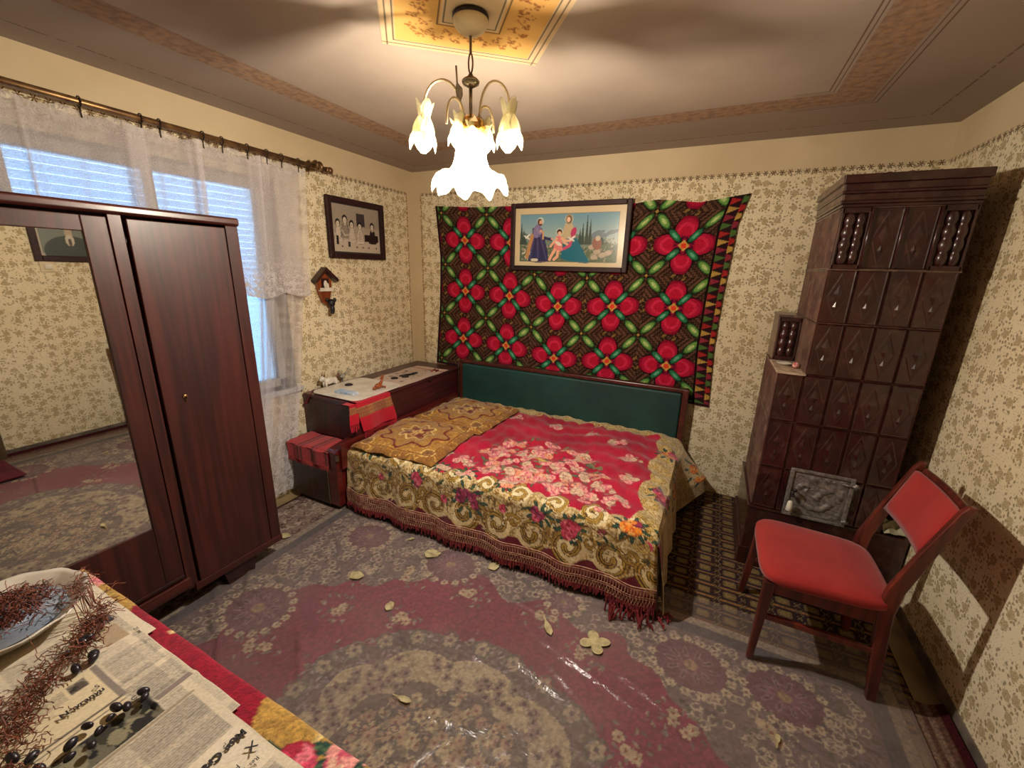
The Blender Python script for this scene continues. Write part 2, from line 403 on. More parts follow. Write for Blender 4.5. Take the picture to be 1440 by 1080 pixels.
    cv.ell(1.68, .82, .05, .022, 0, 'c89a40'); cv.ell(1.68, .82, .03, .012, 0, 'e8c870')
    for x, y, rr_ in ((1.28, 1.06, .09), (1.86, 1.10, .08), (2.10, 1.14, .10), (2.10, .98, .08), (2.16, .55, .09), (2.05, .32, .10), (1.2, .22, .08), (1.55, .24, .08), (1.1, 1.04, .07), (1.62, 1.13, .05), (1.46, 1.10, .07), (.98, 1.12, .07), (2.0, 1.06, .07), (2.2, 1.08, .07), (2.2, .8, .06), (1.85, .26, .06)):
        bouquet(cv, x, y, rr_*.8, 11, [PINK, PINK, WHITE], x*7+y, ('8c5058', 'b08070'), .8, (.014, .027))
    return cv.grain(.22)

def tapestry_canvas():
    s = .44
    cv = Canvas(0, 2.34, 0, 1.40, .005, '241812')       # x from left edge (.24), y up from bottom (.655)
    X, Y = np.meshgrid(cv.x + .24, cv.y + .655)
    sag = np.interp(X, [.5, .96, 1.38, 1.83, 2.27], [.01, 0, -.055, -.02, 0])
    U = (X - .515)/s; V = (Y - 1.345 - sag)/.43
    cx = U - np.round(U); cz = V - np.round(V)
    ex = np.minimum(np.abs(cx), .5); ez = np.abs(cz)
    # background: nested diamonds round the edge midpoints
    d1 = np.abs(np.abs(cx) - .5) + np.abs(cz); d2 = np.abs(cx) + np.abs(np.abs(cz) - .5)
    dd = np.minimum(d1, d2); zz = dd + .012*np.sign(np.sin(cx*90))*np.sign(np.sin(cz*90))
    c = np.ones(X.shape + (3,))*C_('2c1c14')
    band = np.floor(zz/.030).astype(int) % 3
    c[band == 0] = C_('6a4a38'); c[(band == 1)] = C_('2a1a14'); c[(band == 2) & (dd > .03)] = C_('3c281e')
    c[(band == 0) & (np.floor(zz/.030) % 2 == 1) & (dd < .2)] = C_('8a6c3a')
    # petals
    for ox, oz in ((.25, 0), (-.25, 0), (0, .25), (0, -.25)):
        ax, az = (np.abs(cx - ox), np.abs(cz - oz)) if True else 0
        along = (cx*np.sign(ox) if ox else cz*np.sign(oz)); across = np.abs(cz) if ox else np.abs(cx)
        wdt = .180*np.sqrt(np.clip(1 - ((along - .25)/.215)**2, 0, 1)) * np.clip(.62 + along*1.5, 0, 1)
        m = across < wdt; q = across/np.maximum(wdt, 1e-3)
        rr = np.sqrt(((along - .20)/.24)**2 + (across/.19)**2)
        c[m] = C_('84102c')
        b = m & (rr < .88); c[b] = C_('ac1838'); b = m & (rr < .66); c[b] = C_('cc2a4c')
        b = m & (rr < .46) & (along < .34); c[b] = C_('b81836')
        saw = along + .05*np.abs(((across*34) % 1)-.5)*2
        c[m & (saw < .17) & (across < .085)] = C_('4c0c28')
        c[m & (saw < .13) & (across < .03)] = C_('a0143c')
        c[m & ((q > .86) | (along > .445))] = C_('1c0c10')
    # cucumbers on the diagonals
    a = (cx + cz)/math.sqrt(2); b_ = (cx - cz)/math.sqrt(2)
    for p, q in ((a, b_), (b_, a)):
        for cen, hl, hw, c1, c2, c3 in ((.21, .135, .052, '1c4430', '2f7a50', '66b088'), (.505, .15, .062, '34602e', '6c9c4c', 'b4c880')):
            e = ((np.abs(p) - cen)/hl)**2 + (q/hw)**2
            c[e < 1.28] = C_('0e120c'); c[e < 1] = C_(c1); c[e < .62] = C_(c2); c[e < .16] = C_(c3)
    r = np.sqrt(cx**2 + cz**2); c[(np.abs(cx) + np.abs(cz)) < .085] = C_('c8a04c'); c[r < .042] = C_('e0442c')
    rc = np.abs(np.abs(cx)-.5) + np.abs(np.abs(cz)-.5); c[rc < .05] = C_('1a120c'); c[rc < .028] = C_('b09048')
    # right hand border of small triangles
    bx = X - 2.475; m = bx > 0; t = (Y/.05) % 1; tri = np.abs(t - .5)*2 < 1 - (bx/.07 % 1)
    idx = (np.floor(Y/.05) + np.floor(bx/.07)).astype(int) % 4
    pal = [C_('a02828'), C_('4c6c34'), C_('8a2c3c'), C_('b89448')]
    cb = np.ones(X.shape + (3,))*C_('2a161a')
    for k in range(4): cb[tri & (idx == k)] = pal[k]
    c[m] = cb[m]; c[np.abs(bx) < .007] = C_('140c0c')
    edge = (X < .262) | (Y < .675) ; c[edge] = C_('301820')
    cv.c = c; return cv.grain(.25)

def carpet_canvas():
    X0, X1, Y0, Y1 = .46, 3.34, -3.45, -1.33
    cv = Canvas(X0, X1, Y0, Y1, .0055, '7a6a68'); r = random.Random(21); cx, cy = 1.90, -2.40
    X, Y = np.meshgrid(cv.x, cv.y); ex = np.minimum(X - X0, X1 - X); ey = np.minimum(Y - Y0, Y1 - Y); e = np.minimum(ex, ey)
    cv.c[:] = C_('746466')
    cream, dk = 'beb098', '4c4248'
    # border filling: interlaced pale rings and small flowers
    for k in range(5200):
        x, y = r.uniform(X0, X1), r.uniform(Y0, Y1); ee = min(x-X0, X1-x, y-Y0, Y1-y)
        if ee > .50 or ee < .12: continue
        t = r.random()
        if t < .55: cv.ell(x, y, .021, .017, r.random()*3, cream, .85, ring=.32)
        elif t < .75: cv.ell(x, y, .016, .010, r.random()*3, '56584c', .8)
        elif t < .85: cv.flower(x, y, .016, 'a8988c', '6c4a54', 5, .9)
        else: cv.ell(x, y, .010, .010, 0, dk, .8)
    # crimson field with stepped, lobed outline
    fx, fy = X - cx, Y - cy
    hw = 1.10 + .04*np.sin(fy*19)*np.sign(np.sin(fy*7)); hh = .80 + .05*np.sin(fx*17)
    m = (np.abs(fx) < hw) & (np.abs(fy) < hh) & (np.abs(fx)/1.12 + np.abs(fy)/.80 < 1.36 + .05*np.sin(fx*24)*np.sin(fy*21))
    cv.c[m] = C_('84304c'); fieldm = m.copy()
    cv.c[m & (np.sin(fx*5+fy*3) > .2)] = C_('7c2c46')
    # corner & side rosettes (dusty purple discs with a daisy ring)
    for x, y, q in ((.86, -1.58, .13), (2.95, -1.58, .13), (.80, -2.22, .15), (1.42, -1.56, .14), (2.62, -1.60, .14), (2.05, -1.53, .08), (3.02, -2.2, .15), (.86, -3.2, .13), (2.95, -3.2, .13), (1.42, -3.2, .14), (2.4, -3.2, .14)):
        cv.ell(x, y, q, q*.82, 0, '6e4a58'); cv.ell(x, y, q*.55, q*.4, 0, '84586a', .8)
        for k in range(10): t = k*2*PI/10; cv.leaf(x+q*.55*math.cos(t), y+q*.42*math.sin(t), q*.2, t, '8c6c70', '50384a')
        cv.ell(x, y, q*.2, q*.18, 0, 'a0846c')
        nn = int(q*120)
        for k in range(nn):
            t = PI + PI*k/nn*1.9; cv.flower(x+q*1.08*math.cos(t), y+q*.92*math.sin(t), .019, 'c0b096', '7a5a54', 6)
    # inner spandrel sprays on the field
    for x, y in ((1.02, -1.86), (1.30, -1.72), (1.12, -2.05), (1.62, -1.70), (2.24, -1.74), (2.60, -1.86), (2.46, -2.02), (1.05, -2.6), (2.75, -2.45), (1.30, -2.25), (2.9, -1.75), (2.0, -1.66), (1.45, -1.95), (.98, -2.35)):
        for k in range(22):
            t = r.random()*2*PI; q = .10*math.sqrt(r.random()); cv.leaf(x+q*math.cos(t)*1.2, y+q*math.sin(t)*.8, .013, r.random()*3, ['7c7468', '98887a', '6c5a60'][k % 3])
        for k in range(4): cv.flower(x+r.uniform(-.05, .05), y+r.uniform(-.035, .035), .022, 'b8a488', '94504c', 6)
    # dull green/grey halo then cream lobed medallion
    ang = np.arctan2(fy/.56, fx/.72); rad = np.sqrt((fx/.72)**2 + (fy/.56)**2); lob = .10*np.abs(np.sin(ang*5))
    halo = rad < .84 + lob*.8; cv.c[halo] = C_('6c5c5c')
    for k in range(900):
        t = r.random()*2*PI; q = r.uniform(.66, .90); x, y = cx+.72*q*math.cos(t), cy+.56*q*math.sin(t)
        cv.leaf(x, y, .014, r.random()*3, ['80786a', '5c4c54', '94848a'][k % 3])
    for k in range(26):
        t = k*2*PI/26; x, y = cx+.61*math.cos(t), cy+.475*math.sin(t); cv.flower(x, y, .034, 'a89a82', '5c5058', 5, .9, t); cv.ell(x, y, .046, .038, t, '5a6256', .7, ring=.2)
    med = rad < .68 + .07*np.abs(np.sin(ang*5)) ; cv.c[med] = C_('b4a688'); inner = rad < .47 + .05*np.abs(np.sin(ang*5)); 
    for k in range(190):
        t = r.random()*2*PI; q = r.uniform(.50, .70); x, y = cx+.72*q*math.cos(t), cy+.56*q*math.sin(t)
        cv.flower(x, y, .021, '8c7c70', '4c3c4c', 5, .95); cv.ell(x, y, .008, .008, 0, '4c3444')
    cv.c[inner] = C_('6e645e')
    for k in range(620):
        t = r.random()*2*PI; q = .47*math.sqrt(r.random()); x, y = cx+.72*q*math.cos(t), cy+.56*q*math.sin(t)
        z = r.random()
        if z < .35: cv.flower(x, y, .022, ['b8a888', 'a89078'][k % 2], '80504c', 6)
        elif z < .7: cv.leaf(x, y, .017, r.random()*3, ['8c8470', '5c5850'][k % 2])
        else: cv.ell(x, y, .018, .014, 0, '4c4850', .8, ring=.35)
    # edge lines
    cv.c[e < .10] = C_('4c4c54'); cv.c[e < .045] = C_('9c8e7c')
    return cv.grain(.30, 2)

def weave_canvas():      # brown and gold woven runner by the stove
    cv = Canvas(2.40, 3.40, -1.52, -.01, .005, '2c1e1a'); X, Y = np.meshgrid(cv.x, cv.y)
    px, py = .118, .088; u = (X/px) % 1 - .5; v = (Y/py) % 1 - .5
    c = np.ones(X.shape+(3,))*C_('3a2620')
    m = (np.abs(u) < .25) & (np.abs(v) < .26) & (np.abs(u)+np.abs(v) < .44); c[m] = C_('705e42'); c[(np.abs(u) < .17) & (np.abs(v) < .16)] = C_('806c46')
    st = (np.abs(np.abs(v) - .38) < .035) & (np.abs(u) < .32); c[st] = C_('2c2c44')
    w1 = np.abs(np.abs(u) - .42 - .05*np.cos(v*2*PI*2)) < .022; c[w1] = C_('7c6c4c')
    w2 = np.abs(np.abs(u) - .36 + .04*np.cos(v*2*PI*2)) < .018; c[w2] = C_('242436')
    st2 = (np.abs(np.abs(v) - .46) < .03) & (np.abs(u) < .4); c[st2] = C_('8a6438')
    cv.c = c; return cv.grain(.35)

def runner_canvas():     # pale arabesque runner at the window side
    cv = Canvas(.10, .47, -2.6, -1.42, .006, '86746a'); r = random.Random(8)
    for k in range(360):
        x, y = r.uniform(.1, .47), r.uniform(-2.6, -1.42); t = r.random()*6
        cv.stroke([(x, y), (x+.03*math.cos(t), y+.03*math.sin(t)), (x+.04*math.cos(t+.8), y+.04*math.sin(t+.8))], .005, ['b0a090', '5c4840', 'a08c7c'][k % 3])
    for k in range(40): cv.ell(r.uniform(.12, .45), r.uniform(-2.6, -1.45), .018, .018, 0, '5a4444', ring=.35)
    cv.rect(.10, .125, -2.6, -1.42, '4a3028'); cv.rect(.10, .47, -1.445, -1.42, '4a3028'); return cv.grain(.3)

def pillow_canvas(seed):
    cv = Canvas(-.30, .30, -.30, .30, .005, 'b08038'); X, Y = np.meshgrid(cv.x, cv.y); r = random.Random(seed)
    cv.c[(np.abs(X) > .265) | (np.abs(Y) > .265)] = C_('9c6c34')
    for k in range(420):
        x, y = r.uniform(-.3, .3), r.uniform(-.3, .3); cv.stroke([(x, y), (x+r.uniform(-.02, .02), y+r.uniform(-.02, .02))], .004, ['d8ac58', '8c5c28', 'c49848'][k % 3])
    ang = np.arctan2(Y, X); rad = np.sqrt(X**2+Y**2)
    R_ = .205 + .028*np.cos(ang*8); cv.c[np.abs(rad - R_) < .009] = C_('701c20')
    cv.c[rad < R_-.02] = cv.c[rad < R_-.02]*.55 + C_('a88044')*.45
    R2 = .105 + .016*np.cos(ang*8); cv.c[np.abs(rad - R2) < .008] = C_('dcc07c'); cv.c[rad < R2-.01] = C_('96622c')
    for k in range(8): t = k*PI/4; cv.flower(.055*math.cos(t), .055*math.sin(t), .03, ['c8985c', '7c3428'][k % 2], '5c2420')
    cv.flower(0, 0, .035, 'd8b468', '6c2420')
    for sx in (-1, 1):
        for sy in (-1, 1): cv.ell(sx*.225, sy*.225, .045, .045, 0, 'dcbc74', ring=.2); cv.flower(sx*.225, sy*.225, .034, '8c6030', '5c3020')
    for a_ in (-1, 1): cv.rect(-.27, .27, a_*.255-.004, a_*.255+.004, '74301f'); cv.rect(a_*.255-.004, a_*.255+.004, -.27, .27, '74301f')
    return cv.grain(.3)

def table_canvas():
    cv = Canvas(1.02, 2.36, -3.75, -2.60, .005, '960e2c'); r = random.Random(4)
    X, Y = np.meshgrid(cv.x, cv.y); cv.c *= (1 + .12*np.sin(X*31)*np.cos(Y*23))[..., None]
    def gold(xa, xb):
        m = (X > xa + .03*np.sin(Y*30)) & (X < xb + .03*np.sin(Y*26)); cv.c[m] = C_('bc9448')
        for k in range(int((xb-xa)*900)):
            x, y = r.uniform(xa+.02, xb-.02), r.uniform(-3.7, -2.6); cv.stroke([(x, y), (x+r.uniform(-.03, .03), y+r.uniform(-.03, .03))], .005, ['dcc080', '94682c', 'c8a458', 'a88040'][k % 4])
    gold(.90, 1.34); gold(1.86, 2.45)
    for x, y, p in ((1.10, -2.73, SALM), (1.15, -2.80, PINK), (1.23, -2.70, ORNG), (1.97, -2.70, PINK), (2.05, -2.78, PINK), (2.02, -2.63, REDR), (2.12, -2.72, REDR), (2.1, -2.85, PINK), (2.2, -2.74, PINK), (1.98, -2.84, REDR), (1.9, -3.2, PINK), (1.2, -3.2, PINK)):
        for q in range(5): t = r.random()*6.3; cv.leaf(x+.05*math.cos(t), y+.05*math.sin(t), .026, t, '24443a', '4c6a48')
        cv.rose(x, y, .042, p, x)
    cv.flower(1.505, -2.765, .022, 'e0c088', 'c89050', 4)
    cv.flower(1.62, -2.66, .02, 'e0c088', 'c89050', 4)
    return cv.grain(.3)
TAP, BED, CAR = tapestry_canvas(), bedspread_canvas(), carpet_canvas()

# ------------------------------------------------------------------ materials
m_wl, m_wb, m_wr, m_wf = wallpaper('wallpaper_side', 1), wallpaper('wallpaper_back', 0), wallpaper('wallpaper_right', 1, True), wallpaper('wallpaper_front', 0, True)
m_ceil = ceiling_mat()
m_floor = simple('worn_lino', rgb(158, 138, 96), rgb(118, 102, 76), .5, sc=5, bump=.1)
m_mahog = wood('mahogany', rgb(76, 31, 25), rgb(47, 20, 17), .42, 2, .15)
m_mahog_y = wood('mahogany_lying', rgb(88, 36, 28), rgb(56, 22, 18), .34, 1, .3)
m_mahog_d = wood('mahogany_dark', rgb(64, 24, 20), rgb(36, 14, 12), .4, 2, .2)
m_redwood = wood('red_veneer', rgb(104, 30, 24), rgb(74, 20, 18), .3, 1, .4)
m_maroon = wood('maroon_veneer', rgb(84, 30, 34), rgb(58, 20, 24), .35, 1, .3)
m_chairw = wood('chair_beech', rgb(112, 44, 30), rgb(70, 26, 20), .3, 2, .4)
m_frame = wood('frame_wood', rgb(58, 28, 28), rgb(34, 16, 18), .5, 0, .0, .3)
m_rodm = simple('tarnished_brass', rgb(150, 116, 74), rgb(104, 76, 52), .38, .7, sc=20)
m_brass = simple('brass', rgb(214, 170, 90), rgb(190, 140, 70), .25, 1, sc=20)
m_silver = simple('dull_silver', rgb(160, 150, 130), rgb(120, 110, 96), .3, .9, sc=30)
m_castiron = simple('cast_iron_silvered', rgb(142, 134, 128), rgb(104, 98, 94), .42, .25, sc=60, bump=.3, bsc=200)
m_white = simple('white_enamel', rgb(226, 220, 206), rgb(206, 198, 182), .3, sc=10)
m_cream = simple('cream_plastic', rgb(224, 208, 170), rgb(200, 182, 146), .4, sc=14)
m_green = simple('green_leatherette', rgb(20, 66, 60), rgb(14, 52, 48), .55, sc=4, bump=.15, bsc=500)
m_red = simple('red_upholstery', rgb(164, 46, 41), rgb(150, 37, 35), .85, spec=.2, sc=5, bump=.3, bsc=600, Sheen_Weight=.2)
m_cloth = attr('pile_cloth', .85, .15, .25, 260, .5, .25)
m_tap = attr('woven_tapestry', .95, .1, .2, 420, .4)
m_rug = attr('carpet_pile', .95, .08, .3, 260, .6)
m_print = attr('printed_paper', .7, .25, 0, 500, .03)
m_photo = attr('glossy_print', .25, .5, 0, 500, .0)
m_dark = simple('dark_stuff', rgb(34, 26, 26), rgb(20, 16, 18), .5)
m_plaster = simple('shaded_plaster', rgb(120, 108, 96), rgb(84, 74, 66), .7, sc=12)
def glaze(name, c1, c2, rough, dust):
    n = NT(name); nz = n.noise(n.geo(), 9, 4); col = n.mix(n.step(nz, .35, .7), c1, c2)
    col = n.mix(n.math('MULTIPLY', n.step(n.noise(n.geo(), 26, 3), .5, .75), dust), col, rgb(150, 120, 100))
    n.bump(n.noise(n.geo(), 40, 2), .06, .003)
    return n.fin(col, n.math('MULTIPLY_ADD', n.noise(n.geo(), 30, 2), .3, rough), 0, .55, Coat_Weight=.5, Coat_Roughness=.12)
m_glaze = glaze('oxblood_glaze', rgb(58, 22, 20), rgb(42, 17, 18), .18, .10)
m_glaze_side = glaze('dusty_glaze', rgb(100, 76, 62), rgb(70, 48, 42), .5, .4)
m_grout = simple('grout', rgb(118, 84, 70), rgb(88, 58, 48), .8, sc=30)

# ------------------------------------------------------------------ the room shell
S('floor', MB().box(-.3, W+.1, -D-.1, .1, -.06, 0), m_floor)
S('ceiling', MB().box(-.3, W+.1, -D-.1, .1, H, H+.06), m_ceil)
S('wall_back', MB().box(0, W, 0, .1, 0, H), m_wb)
S('wall_front', MB().box(0, W, -D-.1, -D, 0, H), m_wf)
S('wall_right', MB().box(W, W+.1, -D, 0, 0, H), m_wr)
WY0, WY1, WZ0, WZ1 = -2.90, -1.31, .74, 2.03       # window opening in the left wall
wl = MB(); wl.box(-.28, 0, WY1, .1, 0, H); wl.box(-.28, 0, -D-.1, WY0, 0, H); wl.box(-.28, 0, WY0, WY1, 0, WZ0); wl.box(-.28, 0, WY0, WY1, WZ1, H)
S('wall_left', wl, m_wl)
S('plaster_strip_right', MB().box(W-.006, W-.0005, -D, -.80, 0, .06), m_plaster)  # strip of bare plaster at the wall foot, its shade put into the grey
# window: frame, sashes, panes, closed roller shutter of translucent plastic slats
m_wpaint = simple('window_paint', rgb(206, 204, 198), rgb(180, 178, 172), .4)
n = NT('window_glass'); n.b.inputs['Transmission Weight'].default_value = 1; n.b.inputs['IOR'].default_value = 1.0; m_glass = n.fin((.95, .98, 1), .02)
win = S('window_1', MB().box(-.16, -.10, WY0, WY0+.05, WZ0, WZ1).box(-.16, -.10, WY1-.05, WY1, WZ0, WZ1).box(-.16, -.10, WY0, WY1, WZ0, WZ0+.05).box(-.16, -.10, WY0, WY1, WZ1-.05, WZ1), m_wpaint, bevel=.004)
for y in (-2.40, -1.90): P('mullion', MB().box(-.155, -.105, y-.014, y+.014, WZ0+.05, WZ1-.05), m_wpaint, win)
for ya, yb in ((WY0+.05, -2.414), (-2.386, -1.914), (-1.886, WY1-.05)):
    P('pane', MB().box(-.132, -.128, ya, yb, WZ0+.05, WZ1-.05), m_glass, win)
P('sill', MB().box(-.10, .03, WY0-.03, WY1+.03, WZ0-.03, WZ0), m_wpaint, win, bevel=.004)
nn = NT('shutter_slat'); tr = nn.new('ShaderNodeBsdfTranslucent'); tr.inputs[0].default_value = (.56, .66, .74, 1)
mxs = nn.new('ShaderNodeMixShader'); mxs.inputs[0].default_value = .85; nn.fin(rgb(196, 206, 214), .5)
nn.link(nn.b.outputs[0], mxs.inputs[1]); nn.link(tr.outputs[0], mxs.inputs[2]); nn.link(mxs.outputs[0], nn.out.inputs[0]); m_slat = nn.m
sl0 = None; z = WZ0 + .01; sy0, sy1 = WY0+.005, WY1-.005
while z < WZ1 - .02:
    if sl0 is None: sl0 = sl = P('slat', MB().prism([(-.225, z), (-.218, z), (-.207, z+.015), (-.205, z+.022), (-.212, z+.033), (-.225, z+.0372)], 1, sy0, sy1), m_slat, win, origin=(-.215, (sy0+sy1)/2, z)); zb = z
    else:
        sl = sl0.copy(); sl.location.z += z - zb; COL.objects.link(sl)
    z += .0385
# painted ceiling square round the lamp
med = Canvas(-.29, .29, -.29, .29, .0045, 'c8ae88'); X, Y = np.meshgrid(med.x, med.y); E_ = np.maximum(np.abs(X), np.abs(Y)); r = random.Random(5)
med.c[E_ < .245] = C_('d2a45c'); med.c[E_ < .098] = C_('cdb792')
for k in range(4):
    for j in range(60):
        t = j/60*2*PI*1.0; px_ = -.17 + .34*j/60; q = .17 + .025*math.sin(j*.62); x, y = px_, q
        for _ in range(k): x, y = -y, x
        med.ell(x+r.uniform(-.006, .006), y+r.uniform(-.006, .006), r.uniform(.003, .007), .004, r.random()*3, '94602c', .8)
        if j % 6 == 0:
            for i in range(6): med.ell(x+r.uniform(-.018, .018), y+r.uniform(-.018, .018), .006, .004, r.random()*3, '8a5626', .8)
for a in (.105, .088): med.c[np.abs(E_-a) < .003] = C_('3c362e')
med.c[(np.abs(E_-.248) < .0028)] = C_('40382c')
for a in (-.272, .272):
    med.rect(a-.0015, a+.0015, -.29, .29, '4c4034'); med.rect(-.29, .29, a-.0015, a+.0015, '4c4034')
ang = math.atan2(.316, .382); ca, sa = math.cos(ang), math.sin(ang)
mc = np.array([1.341, -1.751]) + .25*np.array([ca, sa]) + .25*np.array([sa, -ca])
grid('trim_1', mc[0] + X*ca - Y*sa, mc[1] + X*sa + Y*ca, np.full(X.shape, H-.0015), med.c, m_print, kind='structure', smooth=False)
# door on the right wall (seen only in the wardrobe mirror) and its dark casing
d1 = S('door_1', MB().box(W-.03, W-.001, -3.05, -2.24, 0, 2.02), simple('door_paint', rgb(196, 182, 150), rgb(170, 156, 126), .5), bevel=.004)
P('door_frame', MB().box(W-.05, W-.0005, -2.24, -2.17, 0, 2.10).box(W-.05, W-.0005, -3.12, -3.05, 0, 2.10).box(W-.05, W-.0005, -3.05, -2.24, 2.02, 2.10), wood('door_casing', rgb(92, 74, 46), rgb(64, 50, 32), .5), d1)
P('door_handle', MB().tube([(W-.03, -2.33, 1.02), (W-.08, -2.33, 1.02), (W-.08, -2.45, 1.02)], .009), m_brass, d1, smooth=True)

# ------------------------------------------------------------------ floor coverings
def flat(name, cv, z0, mat, label, cat, amp=.0015, par=None, group=None):
    X, Y = np.meshgrid(cv.x, cv.y)
    Z = z0 + amp*np.sin(X*7+Y*3)*np.sin(Y*9-X*2)
    Z[0, :] = Z[-1, :] = Z[:, 0] = Z[:, -1] = .001
    o = grid(name, X, Y, Z, cv.c, mat, par); return setp(o, label, cat, group)
flat('carpet', CAR, .009, m_rug, 'large faded floral carpet with crimson field and cream centre medallion', 'carpet')
wv = weave_canvas(); flat('woven_rug', wv, .0035, m_rug, 'brown and gold geometric woven rug between bed and tiled stove', 'rug', .0008)
flat('runner_rug', runner_canvas(), .006, m_rug, 'narrow worn beige runner rug along the window wall beside the wardrobe', 'rug', .001)
st = Canvas(3.36, 3.475, -3.3, -1.36, .006, '5c4238'); X, Y = np.meshgrid(st.x, st.y); st.c[(np.floor(X/.018) % 2) == 0] = C_('7a6456'); st.c[X > 3.455] = C_('3c1418'); st.grain(.4)
Z = .004 + .03*np.clip((X-3.42)/.055, 0, 1)**2
setp(grid('striped_mat', X, Y, Z, st.c, m_rug), 'narrow brown striped mat with curled dark red edge against right wall', 'rug')
# clear plastic sheeting over the big carpet
n = NT('plastic_film'); tp = n.new('ShaderNodeBsdfTransparent'); tp.inputs[0].default_value = (.97, .97, .97, 1); mx = n.new('ShaderNodeMixShader')
n.fin(rgb(178, 160, 150), .22, 0, .8); lw = n.new('ShaderNodeLayerWeight'); lw.inputs[0].default_value = .35
n.link(n.math('MULTIPLY_ADD', lw.outputs['Fresnel'], .35, n.math('MULTIPLY_ADD', n.step(n.noise(n.obj(), 2.5, 4), .35, .7), .10, .17)), mx.inputs[0])
n.link(tp.outputs[0], mx.inputs[1]); n.link(n.b.outputs[0], mx.inputs[2]); n.link(mx.outputs[0], n.out.inputs[0])
cr = n.noise(n.obj(), 7, 4, .4); n.bump(n.math('MULTIPLY', n.math('ABSOLUTE', n.math('SUBTRACT', cr, .5)), 1.0), .55, .03); m_film = n.m
xs = np.linspace(.47, 3.37, 330); ys = np.linspace(-3.45, -1.19, 260); X, Y = np.meshgrid(xs, ys); Z = np.full(X.shape, .0155)
rr = random.Random(14)
for k in range(60):
    x, y, a, L, wd, h = rr.uniform(.5, 3.3), rr.uniform(-3.0, -1.25), rr.uniform(-.7, .5), rr.uniform(.08, .4), rr.uniform(.008, .016), rr.uniform(.004, .011)
    p_ = (X-x)*math.cos(a) + (Y-y)*math.sin(a); q_ = -(X-x)*math.sin(a) + (Y-y)*math.cos(a)
    Z += h*np.exp(-(q_/wd)**2)*np.exp(-(p_/L)**4)
edge = (Y > -1.40); Z[edge] = np.minimum(Z[edge], .0115)
setp(grid('plastic_sheet', X, Y, Z, None, m_film), 'clear wrinkled plastic sheeting spread over the large carpet', 'plastic sheet')
# bit of dark mat by the low cabinet's foot
setp(P('mat_scrap', MB().prism([(.33, -1.47), (.47, -1.36), (.56, -1.45), (.47, -1.46)], 2, .008, .011), simple('grey_mat', rgb(92, 80, 76), rgb(70, 60, 60), .6)), 'small grey mat corner poking out below red veneer bed panel', 'mat')
setp(P('floor_rug', MB().box(2.90, 3.36, -3.3, -2.22, .028, .036), simple('maroon_pile', rgb(96, 20, 40), rgb(70, 14, 30), .9, bump=.3, bsc=300)), 'maroon rug by the door, seen in the wardrobe mirror', 'rug')

# ------------------------------------------------------------------ wardrobe
wd = T('wardrobe', 'tall dark mahogany wardrobe with mirrored door standing before the window', 'wardrobe', (.34, -2.43, 0))
XF = .56; YA, YB = -2.955, -1.915
P('carcass', MB().box(.13, XF-.03, YA+.01, YA+.03, .12, 1.70).box(.13, XF-.03, YB-.03, YB-.01, .12, 1.70).box(.13, .14, YA+.01, YB-.01, .12, 1.70).box(.13, XF-.03, YA+.01, YB-.01, .12, .15), m_mahog_d, wd)
P('cornice', MB().prism([(.12, 1.70), (XF-.005, 1.70), (XF+.006, 1.708), (XF+.006, 1.728), (XF-.004, 1.735), (.12, 1.735)], 1, YA-.006, YB+.006), m_mahog_y, wd, bevel=.003)
P('corner_post', MB().box(XF-.035, XF, YB-.052, YB, .10, 1.70), m_mahog, wd, bevel=.003)
P('corner_post', MB().box(XF-.035, XF, YA, YA+.045, .10, 1.70), m_mahog, wd, bevel=.003)
P('centre_post', MB().box(XF-.035, XF-.004, -2.362, -2.322, .12, 1.70), m_mahog, wd, bevel=.002)
# plain door slightly ajar: bulges slightly
door = P('door', MB().box(XF-.026, XF+.001, -2.312, YB-.056, .135, 1.69), m_mahog, wd, bevel=.003, label='plain veneered door with small keyhole')
P('keyhole_plate', MB().lathe([(0, .004), (.009, .004), (.012, 0)], (XF+.001, -2.235, 1.00), 12, 'x').box(XF+.002, XF+.005, -2.238, -2.232, .980, 1.0), m_rodm, door, smooth=True)
md = P('door', MB().box(XF-.024, XF-.002, -2.905, -2.855, .20, 1.69).box(XF-.024, XF-.002, -2.435, -2.366, .20, 1.69).box(XF-.024, XF-.002, -2.855, -2.435, 1.637, 1.69).box(XF-.024, XF-.002, -2.855, -2.435, .20, .485), m_mahog, wd, bevel=.003, label='mirrored door with mahogany frame')
n = NT('mirror_glass'); m_mirror = n.fin((.82, .82, .78), .015, 1, .5)
P('mirror', MB().box(XF-.016, XF-.010, -2.858, -2.432, .482, 1.64), m_mirror, md)
P('lower_panel', MB().box(XF-.03, XF-.006, -2.84, -2.46, .22, .40).box(XF-.003, XF+.002, -2.905, -2.366, .195, .21), m_mahog_d, md, bevel=.002)
P('base_rail', MB().box(XF-.03, XF+.008, YA, -2.35, .135, .185).box(XF-.03, XF+.004, -2.335, YB+.004, .10, .135), m_mahog_y, wd, bevel=.003)
for y in (-2.19, -2.86): P('foot', MB().prism([(y-.02, .10), (y+.14, .10), (y+.125, .0), (y+.0, .0)], 0, XF-.07, XF-.015), m_mahog_d, wd, bevel=.003)
for y in (-2.19, -2.86): P('foot', MB().box(.15, .20, y, y+.12, 0, .12), m_mahog_d, wd)

